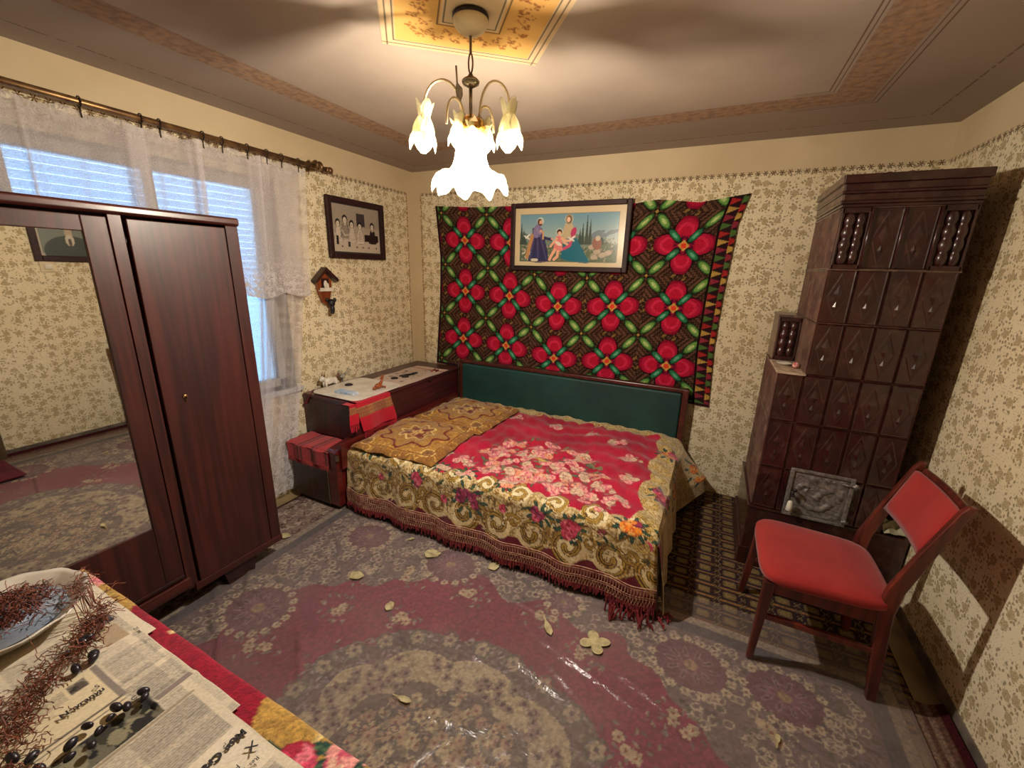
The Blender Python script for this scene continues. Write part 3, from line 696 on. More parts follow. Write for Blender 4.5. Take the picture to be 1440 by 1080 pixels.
# ------------------------------------------------------------------ curtain rod, rings, lace curtains
rod = T('curtain_rod', 'brass curtain rod with ball finial above the lace curtains', 'curtain rod', (.12, -1.9, 2.14))
P('pole', MB().tube([(.12, -3.3, 2.155), (.12, -1.0, 2.14)], .014, 12), m_rodm, rod, smooth=True)
P('finial', MB().ball((.12, -.985, 2.14), .021).lathe([(.015, 0), (.018, .012), (.012, .02)], (.12, -1.02, 2.14), 12, 'y'), m_rodm, rod, smooth=True)
P('bracket', MB().box(.0, .125, -1.075, -1.055, 2.125, 2.14).lathe([(.026, -.008), (.03, 0), (.026, .008)], (.12, -1.065, 2.148), 14, 'y').lathe([(.024, -.008), (.028, 0), (.024, .008)], (.12, -1.095, 2.152), 14, 'y'), m_rodm, rod, smooth=True)
ring0 = P('ring', MB().tube([(.12+.019*math.cos(t*PI/6), -1.15, 2.141+.019*math.sin(t*PI/6)) for t in range(13)], .0028, 6).tube([(.12, -1.15, 2.122), (.122, -1.152, 2.10), (.116, -1.148, 2.085)], .003, 5), simple('ring_metal', rgb(70, 56, 44), rgb(50, 40, 32), .4, .6), rod, smooth=True, origin=(.12, -1.15, 2.141))
for y in (-1.22, -1.33, -1.42, -1.53, -1.66, -1.75, -1.93, -2.0, -2.2, -2.42, -2.6, -2.8):
    c = ring0.copy(); COL.objects.link(c); c.location = Vector((.12, y, 2.140 + (-1.0-y)*.0065)) - rod.location
def lace(name, dens, tint):
    n = NT(name); a = n.new('ShaderNodeAttribute', attribute_name='Col').outputs[0]   # R: hem ornament, G: plain weave
    p = n.xyz(n.obj()); v = n.comb(p[1], p[2]); ax = n.xyz(a)
    net = n.vor(v, 130, .7); mesh_ = n.step(net.outputs['Distance'], .28, .5)
    orn = n.vor(n.comb(n.math('ADD', p[1], n.math('MULTIPLY', n.noise(v, 14, 2), .05)), n.math('ADD', p[2], n.math('MULTIPLY', n.noise(v, 17, 2), .05))), 17, .9, feature='F1')
    ring = n.step(n.math('SINE', n.math('MULTIPLY', orn.outputs['Distance'], 34)), -.1, .5); nz = n.step(n.noise(v, 34, 3), .48, .56)
    o_ = n.math('MAXIMUM', n.math('MULTIPLY', ring, .8), nz)
    al = n.math('ADD', dens, n.math('MULTIPLY', n.math('MULTIPLY', o_, ax[0]), .55)); al = n.math('ADD', al, n.math('MULTIPLY', ax[1], .42)); al = n.math('SUBTRACT', al, n.math('MULTIPLY', n.math('SUBTRACT', 1.0, mesh_), .12), clamp=True)
    col = n.mix(n.math('MULTIPLY', o_, .25), tint, (.95, .95, .95)); n.fin(col, .9, 0, .1)
    t = n.new('ShaderNodeBsdfTranslucent'); n.sock(col, t.inputs[0]); m1 = n.new('ShaderNodeMixShader'); m1.inputs[0].default_value = .5
    n.link(n.b.outputs[0], m1.inputs[1]); n.link(t.outputs[0], m1.inputs[2]); tp = n.new('ShaderNodeBsdfTransparent'); m2 = n.new('ShaderNodeMixShader')
    n.link(al, m2.inputs[0]); n.link(tp.outputs[0], m2.inputs[1]); n.link(m1.outputs[0], m2.inputs[2]); n.link(m2.outputs[0], n.out.inputs[0]); return n.m
def curtain(name, label, xo, zt, zbf, edge, yl, mat, folds, amp, ornf, seed):
    t = np.linspace(0, 1, 420); v = np.linspace(0, 1, 120); TT, V = np.meshgrid(t, v)
    Z = zt + (zbf(TT) - zt)*V
    yr = np.interp(Z, [e[0] for e in edge], [e[1] for e in edge]); Y = yl + (yr - yl)*TT
    rd = random.Random(seed); F = np.zeros_like(TT)
    for k in range(folds): F += rd.uniform(.5, 1)*np.sin(2*PI*(TT*rd.uniform(3, 17) + rd.random()) + V*rd.uniform(-1, 1))
    X = xo + amp*(.35+.65*V**.6)*F/math.sqrt(folds)
    pl = np.zeros_like(TT)
    for k in range(26): c0 = rd.random(); pl += rd.uniform(.4, 1)*np.exp(-((TT - c0 - .012*(V-.5)*rd.uniform(-1, 1))/rd.uniform(.003, .011))**2)
    pl = np.clip(pl, 0, 1); X = X + .012*pl
    X = np.maximum(X, .025)
    if True: Z = Z + (1-V)*.008*np.sin(TT*2*PI*13)
    orn = ornf(TT, V, Z, Y); c = np.zeros(X.shape+(3,)); c[..., 0] = orn; c[..., 1] = pl
    return setp(grid(name, X, Y, Z, np.where(c > 0, 1.0*c, 0), mat), label, 'curtain')
m_l1, m_l2 = lace('lace_long', .42, rgb(238, 236, 246)), lace('lace_short', .46, rgb(240, 234, 236))
curtain('lace_curtain', 'long white lace curtain reaching the floor behind the wardrobe', .070, 2.105, lambda t: .055 + .01*np.sin(t*40), [(.05, -1.49), (.45, -1.40), (.87, -1.315), (1.37, -1.245), (2.1, -1.2)], -3.25, m_l1, 5, .018,
        lambda T_, V, Z, Y: np.clip((.95 - Z)/.5, 0, 1)*.9 + .25*(Z > .95)*(np.abs(np.sin(Y*9)) > .9) + .3*(T_ > .97), 3)
curtain('lace_valance', 'short white lace curtain layered over the top of long one', .112, 2.115, lambda t: 1.375 - .03*np.abs(np.sin(t*24)), [(1.36, -1.215), (2.12, -1.165)], -3.25, m_l2, 5, .016,
        lambda T_, V, Z, Y: .15 + .85*np.clip((1.66 - Z)/.2, 0, 1) + .5*(Z > 2.06), 9)
# ------------------------------------------------------------------ pictures on the walls
def frame_mb(ax, c, u0, u1, z0, z1, wd, th, off):
    """ax: 1 = hangs on back wall (plane y=c, facing -y), 0 = on wall x=c facing +x, 2 = on x=c facing -x"""
    mb = MB()
    def bar(ua, ub, za, zb):
        s = {1: -1, 0: 1, 2: -1}[ax]; a, b = sorted((c + s*off, c + s*(off+th)))
        if ax == 1: mb.box(ua, ub, a, b, za, zb)
        else: mb.box(a, b, ua, ub, za, zb)
    bar(u0, u0+wd, z0, z1); bar(u1-wd, u1, z0, z1); bar(u0+wd, u1-wd, z0, z0+wd); bar(u0+wd, u1-wd, z1-wd, z1); return mb
# big devotional print
hp = T('framed_print', 'wide framed devotional print of kneeling man, child and veiled woman', 'picture', (1.44, -.04, 1.79))
P('frame', frame_mb(1, 0, .985, 1.905, 1.545, 2.035, .036, .030, .027), m_frame, hp, bevel=.006)
P('backing_board', MB().box(.99, 1.90, -.034, -.027, 1.55, 2.03), m_dark, hp)
cv = Canvas(0, .85, 0, .42, .003, 'd8c49c'); r = random.Random(2)
x0, x1, y0, y1 = .045, .80, .035, .375
for k in range(40): cv.rect(x0, x1, y0+(y1-y0)*k/40, y0+(y1-y0)*(k+1)/40, C_('d0cdb4')*(1-k/40)+C_('6f9cb0')*(k/40))
for x in np.arange(x0, x1, .008):
    h = .19 + .03*math.sin(x*14) + .02*math.sin(x*31); cv.rect(x, x+.009, y0, y0+h-.02, '75877c'); cv.rect(x, x+.009, y0, y0+.12+.02*math.sin(x*20), '5d6c54')
for k in range(500): cv.leaf(r.uniform(x0+.01, x1-.01), r.uniform(y0+.01, y0+.17), r.uniform(.004, .010), r.random()*3, ['47543e', '8c9076', '6d7858', 'a8a284'][k % 4])
for k in range(60): cv.ell(r.uniform(x0+.02, x0+.14), r.uniform(y0+.01, y0+.10), .004, .004, 0, 'd8d0c0')
for x, h in ((.055, .15), (.075, .1), (.085, .07), (.545, .14), (.575, .20), (.60, .17), (.525, .10), (.69, .05)):
    for j in range(14): cv.ell(x, y0+.13+h*j/14, .016*(1-j/15), .009, 0, '3c4c42')
for k in range(12): cv.ell(.62+r.uniform(0, .16), y0+.19+r.uniform(-.015, .02), .03, .012, .4, '71808a')
cv.ell(.21, .325, .028, .028, 0, 'e8e4c4', .6); cv.ell(.435, .335, .033, .033, 0, 'e8e4c8', .6)
for j in range(30): q = j/29; cv.ell(.185+.02*math.sin(q*2), .27-.23*q, .04+.045*q, .014, 0, '3a3658' if j < 20 else '34325a')       # robe
for q in range(5): cv.stroke([(.165+.012*q, .22), (.13+.035*q, .045)], .0035, ['544e7c', '2a2848'][q % 2]); cv.stroke([(.44+.016*q, .17), (.42+.045*q, .045)], .004, ['3a94a4', '134e60'][q % 2])
for j in range(16): q = j/15; cv.ell(.145-.04*q, .22-.15*q, .014, .018, .3, 'c08c5c')
cv.ell(.185, .255, .032, .05, -.2, '8678a0'); cv.ell(.205, .24, .012, .028, 0, '6c6690'); cv.stroke([(.18, .27), (.21, .235), (.225, .25)], .009, '9284a8'); cv.ell(.216, .255, .010, .012, 0, 'dca888')
cv.ell(.205, .318, .019, .024, .2, '5c3420'); cv.ell(.213, .315, .013, .018, .2, 'e0b090'); cv.ell(.215, .30, .010, .008, 0, '6c4428'); cv.stroke([(.235, .21), (.27, .20), (.30, .195)], .011, '35345a'); cv.ell(.308, .198, .009, .007, 0, 'dca888')
cv.stroke([(.235, .25), (.235, .20)], .007, 'd0a070')
for j in range(24): q = j/23; cv.ell(.455+.04*q, .21-.16*q, .045+.07*q, .016, -.15, '1f6c80')               # teal robe
for j in range(14): q = j/13; cv.ell(.435, .30-.09*q, .03+.03*q, .012, 0, 'c4b08c')
cv.ell(.435, .335, .027, .036, 0, 'a49470'); cv.ell(.435, .332, .019, .026, 0, '6c5038'); cv.ell(.432, .332, .013, .019, 0, 'f2ccac'); cv.ell(.475, .245, .02, .035, -.3, 'b83860'); cv.stroke([(.47, .21), (.45, .15), (.41, .13)], .011, 'c85070')
cv.stroke([(.43, .16), (.40, .175)], .009, 'e0b498')
cv.ell(.365, .245, .030, .030, 0, 'd0d8cc', .6); cv.ell(.365, .245, .020, .022, 0, '4c2c1c'); cv.ell(.367, .236, .014, .016, 0, 'e8b898')                       # child
for j in range(12): q = j/11; cv.ell(.36, .21-.09*q, .022+.018*q, .010, 0, ['e88c84', 'dc7c7c'][j % 2])
cv.stroke([(.345, .20), (.315, .165), (.30, .145)], .009, 'e8b090'); cv.stroke([(.385, .20), (.42, .185), (.45, .185)], .009, 'e8b090')
cv.stroke([(.335, .12), (.31, .08), (.295, .05)], .011, 'e8b090'); cv.stroke([(.36, .11), (.355, .07), (.33, .05)], .011, 'e8b090'); cv.ell(.36, .165, .03, .012, -.5, 'e8dcc4')
for x, y in ((.10, .21), (.46, .195)): cv.ell(x, y, .03, .007, -.5, 'dcdcd0'); cv.ell(x+.008, y+.008, .026, .006, .7, 'e8e8dc')
for x, y in ((.64, .07), (.70, .085), (.66, .11), (.74, .10), (.62, .14)): cv.ell(x, y, .028, .018, .2, 'b8a890'); cv.ell(x+.026, y+.012, .010, .009, 0, '94806c')
cv.ell(.655, .165, .034, .045, .1, '96604c'); cv.ell(.66, .20, .018, .018, 0, 'c4b8a0'); cv.ell(.17, .045, .03, .012, 0, 'd8d0b8')
for a in ((x0, x1, y0-.002, y0), (x0, x1, y1, y1+.002), (x0-.002, x0, y0, y1), (x1, x1+.002, y0, y1)): cv.rect(*a, '8a7c60')
X, Y = np.meshgrid(cv.x, cv.y); grid('print', 1.02+X, np.full(X.shape, -.0385), 1.58+Y, cv.c, m_photo, hp, smooth=False, label='printed scene with pale mat and blue sky')
# black and white family photograph on the window wall
fp = T('framed_photograph', 'dark framed black and white group photograph left of the corner', 'picture', (.03, -.68, 1.80))
P('frame', frame_mb(0, 0, -.955, -.405, 1.595, 2.01, .04, .028, .004), m_frame, fp, bevel=.006)
cv = Canvas(0, .48, 0, .345, .003, '3c3638'); cv.rect(.012, .468, .012, .333, 'b0a490'); cv.rect(.012, .468, .15, .333, 'a89c88')
cv.rect(.012, .468, .19, .333, '9a8f7e'); cv.rect(.24, .32, .20, .29, '3c3638'); cv.rect(.012, .468, .012, .10, 'bcb09c')
for x, y, s_, bc in ((.062, .205, .95, 'c8bcaa'), (.128, .232, 1.1, '8c8274'), (.190, .205, 1.0, 'c4b8a6'), (.268, .200, .95, 'd0c4b0'), (.395, .205, 1.0, '2a2426')):
    for q in range(10): cv.ell(x, y-.035-.009*q, (.026+.0022*q)*s_, .010, 0, '4a4242'); cv.ell(x, y-.035-.009*q, (.023+.0022*q)*s_, .009, 0, bc)
    cv.ell(x, y+.004, .023*s_, .029*s_, 0, '2a2426'); cv.ell(x, y-.003, .016*s_, .021*s_, 0, 'cabeaa'); cv.ell(x, y-.027, .008, .010, 0, 'c0b4a0')
    for e_ in (-1, 1): cv.ell(x+e_*.006, y, .0025, .002, 0, '4a4040')
    cv.stroke([(x-.03, y-.07), (x-.01, y-.105), (x+.02, y-.10)], .006, 'b8ac98')
cv.rect(.31, .455, .095, .145, '241e20'); cv.rect(.04, .062, .06, .12, '2a2426'); cv.rect(.145, .165, .05, .085, '3a3234')
for x in (.09, .23, .29, .35, .43): cv.ell(x, .05, .009, .006, 0, '5c524c')
cv.grain(.18)
X, Y = np.meshgrid(cv.x, cv.y); grid('photo', np.full(X.shape, .012), -.92+X*1.0, 1.63+Y, cv.c[:, ::1], m_photo, fp, smooth=False)
# portrait on the right wall, seen in the mirror
pp = T('framed_portrait', 'framed portrait on the right wall, reflected in the wardrobe mirror', 'picture', (W-.03, -1.42, 1.80))
P('frame', frame_mb(2, W, -1.72, -1.25, 1.515, 2.04, .045, .03, .002), m_frame, pp, bevel=.006)
cv = Canvas(0, .46, 0, .44, .004, 'b8ac98'); cv.rect(.02, .44, .02, .42, '7c847c'); cv.ell(.23, .03, .20, .13, 0, '4c5450'); cv.ell(.23, .29, .075, .10, 0, '34302c'); cv.ell(.23, .27, .06, .08, 0, 'b8a890'); cv.ell(.23, .18, .03, .03, 0, 'b8a890')
cv.ell(.23, .125, .034, .045, 0, 'c8beac'); cv.leaf(.23, .11, .03, 1.57, '5c5450')
X, Y = np.meshgrid(cv.x, cv.y); grid('photo', np.full(X.shape, W-.012), -1.675+X*.83, 1.56+Y, cv.c, m_photo, pp, smooth=False)
so = T('light_switch', 'square cream light switch plate below the portrait, seen in mirror', 'switch', (W-.005, -1.65, 1.475))
P('plate', MB().box(W-.012, W-.001, -1.70, -1.60, 1.43, 1.52), m_cream, so, bevel=.004); P('rocker', MB().box(W-.02, W-.012, -1.675, -1.625, 1.455, 1.495), m_white, so, bevel=.003)
# little carved wooden house ornament
wh = T('wall_ornament', 'carved wooden house ornament with dark animal head below the photograph', 'ornament', (.03, -1.03, 1.37))
P('roof', MB().prism([(-1.123, 1.443), (-1.115, 1.425), (-1.026, 1.505), (-.935, 1.430), (-.925, 1.447), (-1.026, 1.532)], 0, .004, .058), m_mahog_d, wh, bevel=.002)
P('house_body', MB().prism([(-1.095, 1.44), (-1.09, 1.40), (-1.082, 1.365), (-1.07, 1.33), (-1.055, 1.29), (-1.025, 1.27), (-1.0, 1.29), (-.985, 1.34), (-.972, 1.385), (-.968, 1.44), (-1.026, 1.495)], 0, .002, .03), wood('varnished_pine', rgb(150, 78, 36), rgb(112, 50, 24), .3, 2, .5), wh, bevel=.004)
P('window_niche', MB().box(.03, .036, -1.058, -1.0, 1.385, 1.455), m_mahog_d, wh); P('figurine', MB().ball((.037, -1.03, 1.415), (.006, .016, .028)).ball((.039, -1.012, 1.405), (.005, .008, .02)), m_white, wh, smooth=True)
P('balcony', MB().box(.03, .048, -1.085, -.975, 1.368, 1.378).box(.042, .048, -1.085, -.975, 1.378, 1.392), wh.children[0].data.materials[0], wh)
P('animal_head', MB().ball((.045, -1.0, 1.285), (.022, .028, .03)).ball((.055, -1.005, 1.245), (.016, .018, .03)).ball((.045, -.97, 1.305), (.009, .014, .016)).ball((.04, -1.03, 1.31), (.01, .014, .014)).ball((.058, -1.01, 1.222), (.013, .016, .014)), m_dark, wh, smooth=True)

# ------------------------------------------------------------------ tapestry
X, Y = np.meshgrid(TAP.x, TAP.y); u = X/TAP.x[-1]; v = Y/TAP.y[-1]
top = np.interp(u, [0, .16, .31, .5, .70, .77, .88, 1.0], [2.052, 2.028, 2.025, 2.02, 2.006, 2.026, 1.998, 2.038]); bot = np.interp(u, [0, .5, .92, 1], [.69, .66, .655, .645])
left = np.interp(v, [0, .4, .7, 1], [.225, .275, .285, .243]); right = np.interp(v, [0, .3, .55, .87, 1], [2.562, 2.535, 2.54, 2.56, 2.607])
XX = left + (right-left)*u; ZZ = bot + (top-bot)*v
YY = -.008 - .006*(1+np.sin(u*23+v*3)*np.sin(v*5+1))*np.clip(1.2-v, 0, 1) - .012*np.clip((u-.93)/.07, 0, 1)**2*(.4+.6*np.sin(v*6)**2)
setp(grid('tapestry', XX, YY, ZZ, TAP.c, m_tap), 'red flower and green diagonal patterned woven tapestry hung above the bed', 'tapestry')

# ------------------------------------------------------------------ hanging lamp
n = NT('frosted_glass'); t = n.new('ShaderNodeBsdfTranslucent'); t.inputs[0].default_value = (.95, .88, .72, 1); n.fin(rgb(240, 230, 200), .25, 0, .5)
m1 = n.new('ShaderNodeMixShader'); m1.inputs[0].default_value = .6; tp = n.new('ShaderNodeBsdfTransparent'); tp.inputs[0].default_value = (1, .96, .88, 1); m2 = n.new('ShaderNodeMixShader'); m2.inputs[0].default_value = .16
n.link(n.b.outputs[0], m1.inputs[1]); n.link(t.outputs[0], m1.inputs[2]); n.link(tp.outputs[0], m2.inputs[1]); n.link(m1.outputs[0], m2.inputs[2]); n.link(m2.outputs[0], n.out.inputs[0])
gl = n.math('MULTIPLY', n.step(n.noise(n.obj(), 70, 2), .45, .6), .3); m_shade = n.m
n = NT('petal_glass'); t = n.new('ShaderNodeBsdfTranslucent'); t.inputs[0].default_value = (.80, .78, .62, 1); n.fin(rgb(226, 220, 184), .3, 0, .5); m1 = n.new('ShaderNodeMixShader'); m1.inputs[0].default_value = .5
n.link(n.b.outputs[0], m1.inputs[1]); n.link(t.outputs[0], m1.inputs[2]); tp = n.new('ShaderNodeBsdfTransparent'); m2 = n.new('ShaderNodeMixShader'); m2.inputs[0].default_value = .55
n.link(tp.outputs[0], m2.inputs[1]); n.link(m1.outputs[0], m2.inputs[2]); n.link(m2.outputs[0], n.out.inputs[0]); m_petal = n.m
n = NT('lit_bulb'); n.b.inputs['Emission Color'].default_value = (1, .82, .58, 1); n.b.inputs['Emission Strength'].default_value = 60; m_bulb = n.fin((1, .9, .8), .4)
lp = T('hanging_lamp', 'ceiling lamp with lit ruffled glass shade and drooping tulip flowers', 'lamp', (LX, LY, 2.0))
P('canopy', MB().lathe([(.052, H-.001), (.054, H-.012), (.057, H-.016), (.056, H-.026), (.046, H-.040), (.028, H-.052), (.010, H-.058)], (LX, LY, 0), 28), m_cream, lp, smooth=True)
P('canopy_band', MB().lathe([(.0555, H-.002), (.0585, H-.006), (.0585, H-.013), (.0555, H-.016)], (LX, LY, 0), 28), m_dark, lp, smooth=True)
P('cord', MB().tube([(LX, LY, H-.056), (LX, LY, 2.222)], .0045, 8), simple('cord_plastic', rgb(150, 128, 100), rgb(120, 100, 80), .5), lp, smooth=True)
lk = MB()
lk.tube([(LX+.008*math.sin(t*PI/8), LY, 2.196+.028*math.cos(t*PI/8)) for t in range(17)], .0028, 6)
P('chain_link', lk, m_rodm, lp, smooth=True)
P('hub', MB().lathe([(.006, 2.168), (.010, 2.160), (.024, 2.152), (.030, 2.146), (.028, 2.138), (.014, 2.130), (.007, 2.126)], (LX, LY, 0), 20), m_silver, lp, smooth=True)
P('stem', MB().tube([(LX, LY, 2.13), (LX, LY, 2.02)], .006, 10), m_silver, lp, smooth=True)
P('gold_collar', MB().lathe([(.006, 2.050), (.018, 2.046), (.030, 2.036), (.044, 2.030), (.050, 2.022), (.046, 2.014), (.052, 2.006), (.048, 1.998), (.04, 1.994)], (LX, LY, 0), 28), m_brass, lp, smooth=True)
armm = simple('white_enamel_tube', rgb(232, 214, 180), rgb(212, 190, 156), .3)
def arm(az, reach, top, drop, big):
    ca_, sa_ = math.cos(az), math.sin(az); pts = []
    z0 = 2.03
    for k in range(15):
        q = k/14; t = PI*q
        rr_ = .03 + (reach-.03)*(1-math.cos(t))/2; zz = z0 + (top-z0)*math.sin(t)**.8 if t < PI/2 else drop + (top-drop)*math.sin(t)**.8
        pts.append((LX+rr_*ca_, LY+rr_*sa_, zz))
    P('arm', MB().tube(pts, .0042, 8), armm, lp, smooth=True)
    return pts[-1]
def tulip(px, py, pz, s_, tilt):
    mb = MB(); R_ = Matrix.Rotation(tilt, 3, 'Y')
    for ring_, (n_, r0, r1, l0, l1, ph) in enumerate(((3, .012, .036, .0, .088, 0), (4, .014, .044, .032, .110, .6), (4, .010, .030, -.034, .030, 1.0))):
        for k in range(n_):
            a0 = 2*PI*k/n_ + ph; vs = []; nu_, nv_ = 5, 6
            for j in range(nv_+1):
                q = j/nv_; wdt = math.sin(PI*(q*.86+.07))*.95; rr_ = r0 + (r1-r0)*(math.sin(PI*(q*.72)) if ring_ < 2 else abs(1-2*q*.7)*.6+.4); zz = -(l0 + (l1-l0)*q)
                if ring_ == 1 and q > .85: rr_ += .004
                for i in range(nu_+1):
                    a = a0 + (i/nu_-.5)*wdt*2*PI/n_*1.15; p = R_ @ Vector((rr_*math.cos(a), rr_*math.sin(a), zz))*s_; vs.append((px+p.x, py+p.y, pz+p.z))
            mb.add(vs, [(j*(nu_+1)+i, j*(nu_+1)+i+1, (j+1)*(nu_+1)+i+1, (j+1)*(nu_+1)+i) for j in range(nv_) for i in range(nu_)])
    o = P('flower_shade', mb, m_petal, lp, smooth=True, solid=.0012)
    P('socket', MB().tube([(px, py, pz-.012), (px, py, pz+.02)], [.008, .005], 8), armm, o, smooth=True)
camdir = math.atan2(.4386, .8983)
for az, reach, top, drop, tl in ((PI+camdir-.05, .158, 2.150, 2.055, .10), (camdir+.05, .130, 2.150, 2.066, -.04), (PI+camdir+.75, .098, 2.082, 2.0, .0), (camdir+.6, .092, 2.085, 2.01, 0)):
    e = arm(az, reach, top, drop, True)
    if reach > .12: tulip(e[0], e[1], e[2]-.002, 1.06, tl)
tulip(LX-.012, LY-.055, 2.018, .72, .1); tulip(LX+.04, LY+.035, 2.02, .72, 0); tulip(LX+.028, LY-.045, 2.002, .5, -.3)
P('leaf', MB().prism([(LX-.040, 2.185), (LX-.034, 2.185), (LX-.031, 2.135), (LX-.014, 2.118), (LX-.012, 2.098), (LX-.024, 2.075), (LX-.036, 2.095), (LX-.040, 2.118), (LX-.036, 2.135)], 1, LY-.032, LY-.028), m_silver, lp, bevel=.001)
for k in range(5):
    a = 2*PI*k/5+.4; mb = MB(); c_, s_ = math.cos(a), math.sin(a)
    mb.add([(LX+.035*c_, LY+.035*s_, 2.02), (LX+.066*c_-.012*s_, LY+.066*s_+.012*c_, 2.012), (LX+.078*c_, LY+.078*s_, 2.026), (LX+.066*c_+.012*s_, LY+.066*s_-.012*c_, 2.012)], [(0, 1, 2, 3)])
    P('crown_leaf', mb, armm, lp, solid=.002)
def ruff(i, th, r_, h_):
    q = max(0, (i-6)/6.0); return r_*(1+.10*q*math.cos(8*th)), h_ - .016*q*math.cos(8*th+.3) + .004*q*math.sin(19*th)
P('glass_shade', MB().lathe([(.046, 1.996), (.049, 1.982), (.050, 1.960), (.052, 1.935), (.056, 1.910), (.063, 1.890), (.076, 1.874), (.094, 1.866), (.110, 1.862), (.121, 1.856), (.127, 1.845), (.128, 1.830), (.124, 1.818)], (LX, LY, 0), 96, wob=ruff), m_shade, lp, smooth=True)
P('bulb', MB().lathe([(.012, 1.985), (.013, 1.965), (.020, 1.948), (.028, 1.930), (.029, 1.918), (.022, 1.906), (.0, 1.900)], (LX, LY, 0), 20), m_bulb, lp, smooth=True)

# ------------------------------------------------------------------ sofa bed with padded headboard
bed = T('sofa_bed', 'sofa bed with dark green padded headboard and red veneer side panel', 'bed', (1.47, -.75, 0))
P('base', MB().box(.57, 2.38, -1.36, -.12, .07, .28), m_mahog_d, bed, bevel=.005)
for x in (.64, 2.28):
    for y in (-1.30, -.22): P('leg', MB().tube([(x, y, .075), (x, y, .012)], [.022, .016], 10), m_mahog_d, bed, smooth=True)
P('mattress', MB().box(.56, 2.40, -1.385, -.115, .275, .400), simple('ticking', rgb(150, 130, 100), None, .9), bed, bevel=.03, seg=4)
hb = P('headboard_frame', MB().box(.545, 2.42, -.105, -.045, .745, .772).box(.535, .565, -.105, -.045, .07, .765).box(2.385, 2.425, -.11, -.04, .07, .768).box(.565, 2.385, -.085, -.045, .10, .745), m_mahog_y, bed, bevel=.004)
P('headboard_pad', MB().box(.570, 2.383, -.118, -.088, .36, .742), m_green, hb, bevel=.014, seg=4)
P('metal_trim', MB().box(.527, .534, -.112, -.104, .42, .765), m_silver, hb)
P('side_panel', MB().prism([(-1.475, .04), (-1.475, .412), (-1.46, .428), (-1.30, .448), (-1.30, .400), (-.13, .400), (-.13, .04)], 0, .428, .508).box(.5085, .535, -1.45, -.13, .30, .470), m_redwood, bed, bevel=.003, label='red veneered end panel')
P('panel_clip', MB().box(.509, .524, -1.478, -1.462, .365, .40), m_silver, bed)

# bedspread: one cloth over top and front, a second fall at the right end
sp = T('bedspread', 'crimson velvet bedspread with rose bouquets and gold scroll border over the bed', 'bedspread', (1.47, -.8, .42))
cx_, cy_ = np.meshgrid(BED.x, BED.y)
rs = np.random.RandomState(5)
def wrk(X, Y): return .003*np.sin(X*23+Y*7)*np.sin(Y*17-X*5) + .002*np.sin(X*61+2*np.sin(Y*9)) + .0025*np.sin(Y*41+3*np.sin(X*7))
i1 = np.searchsorted(BED.x, 2.42)
U, V = cx_[:, :i1], cy_[:, :i1]
TOPZ, RB = .425, .05
def drape(s_, flat_len, top, rad):   # arclength -> (outward, z)
    a = np.clip((s_ - (flat_len - rad))/(rad*PI/2), 0, 1)*PI/2
    out = np.where(s_ < flat_len-rad, s_, flat_len - rad + rad*np.sin(a)); z = np.where(s_ < flat_len-rad, top, top - rad*(1-np.cos(a)))
    over = np.maximum(0, s_ - (flat_len - rad + rad*PI/2)); return out, z - over
out, Z = drape(V, 1.285, TOPZ, RB)
Yb = -.122 - out; hang = np.clip((TOPZ - .06 - Z)/.3, 0, 1)
Yb = Yb - .035*hang - hang*.012*np.sin(U*19+1)*np.clip(hang*2, 0, 1) - .006*hang*np.sin(U*53)
Zb = Z + wrk(U, V)*2.0*(1-hang)
# pillows under/over the left end lift the cloth a little; right edge sags
Zb += .018*np.exp(-((U-1.0)/.9)**4)*(1-hang)*0 - .03*np.clip((U-2.33)/.09, 0, 1)**2*(1-hang)
Xb = U.copy(); Xb = Xb + hang*.03*np.clip((U-2.2)/.22, 0, 1)
Zb = np.maximum(Zb, .03)
Xb = Xb - .0*U
grid('cover', Xb, Yb, Zb, BED.c[:, :i1], m_cloth, sp)
# right fall
U2, V2 = cx_[:, i1-1:], cy_[:, i1-1:]; sd = U2 - BED.x[i1-1]; vi = np.where(V2 > 1.285, 1.285 + (V2-1.285)*.35, V2)
fl = .5 + .5*np.sin(V2*11+.6); far = np.exp(-((V2-.14)/.13)**2); near = np.exp(-((V2-1.25)/.16)**2)
X2 = 2.415 + np.minimum(sd*.55, .012 + sd*.10) + (.16*far + .012*near)*np.clip(sd/.25, 0, 1) + .012*np.sin(V2*26)*np.clip(sd/.2, 0, 1)
Z2 = np.maximum(TOPZ - .030 - sd*(.93 - .25*far), .02) - .01*np.sin(V2*14)*(sd/.3)
Z2 = np.maximum(Z2, .022)
dn = V2 > 1.285
X2 = np.where(dn, Xb[:, -1:] + .012 + .02*np.sin(sd*30)*0, X2)
Y2 = -.122 - np.minimum(vi, 1.30) - .03*near*np.clip(sd/.2, 0, 1)
Y2 = np.where(dn, Yb[:, -1:] + sd*.48 + .006, Y2); Z2 = np.where(dn, np.minimum(Zb[:, -1:], TOPZ-.03), Z2)
X2[:, 0] = Xb[:, -1]; Z2[:, 0] = Zb[:, -1]; Y2[:, 0] = Yb[:, -1]
msk = V2[:, 0] <= 1.62
grid('end_fall', X2[msk], Y2[msk], Z2[msk], BED.c[:, i1-1:][msk], m_cloth, sp)
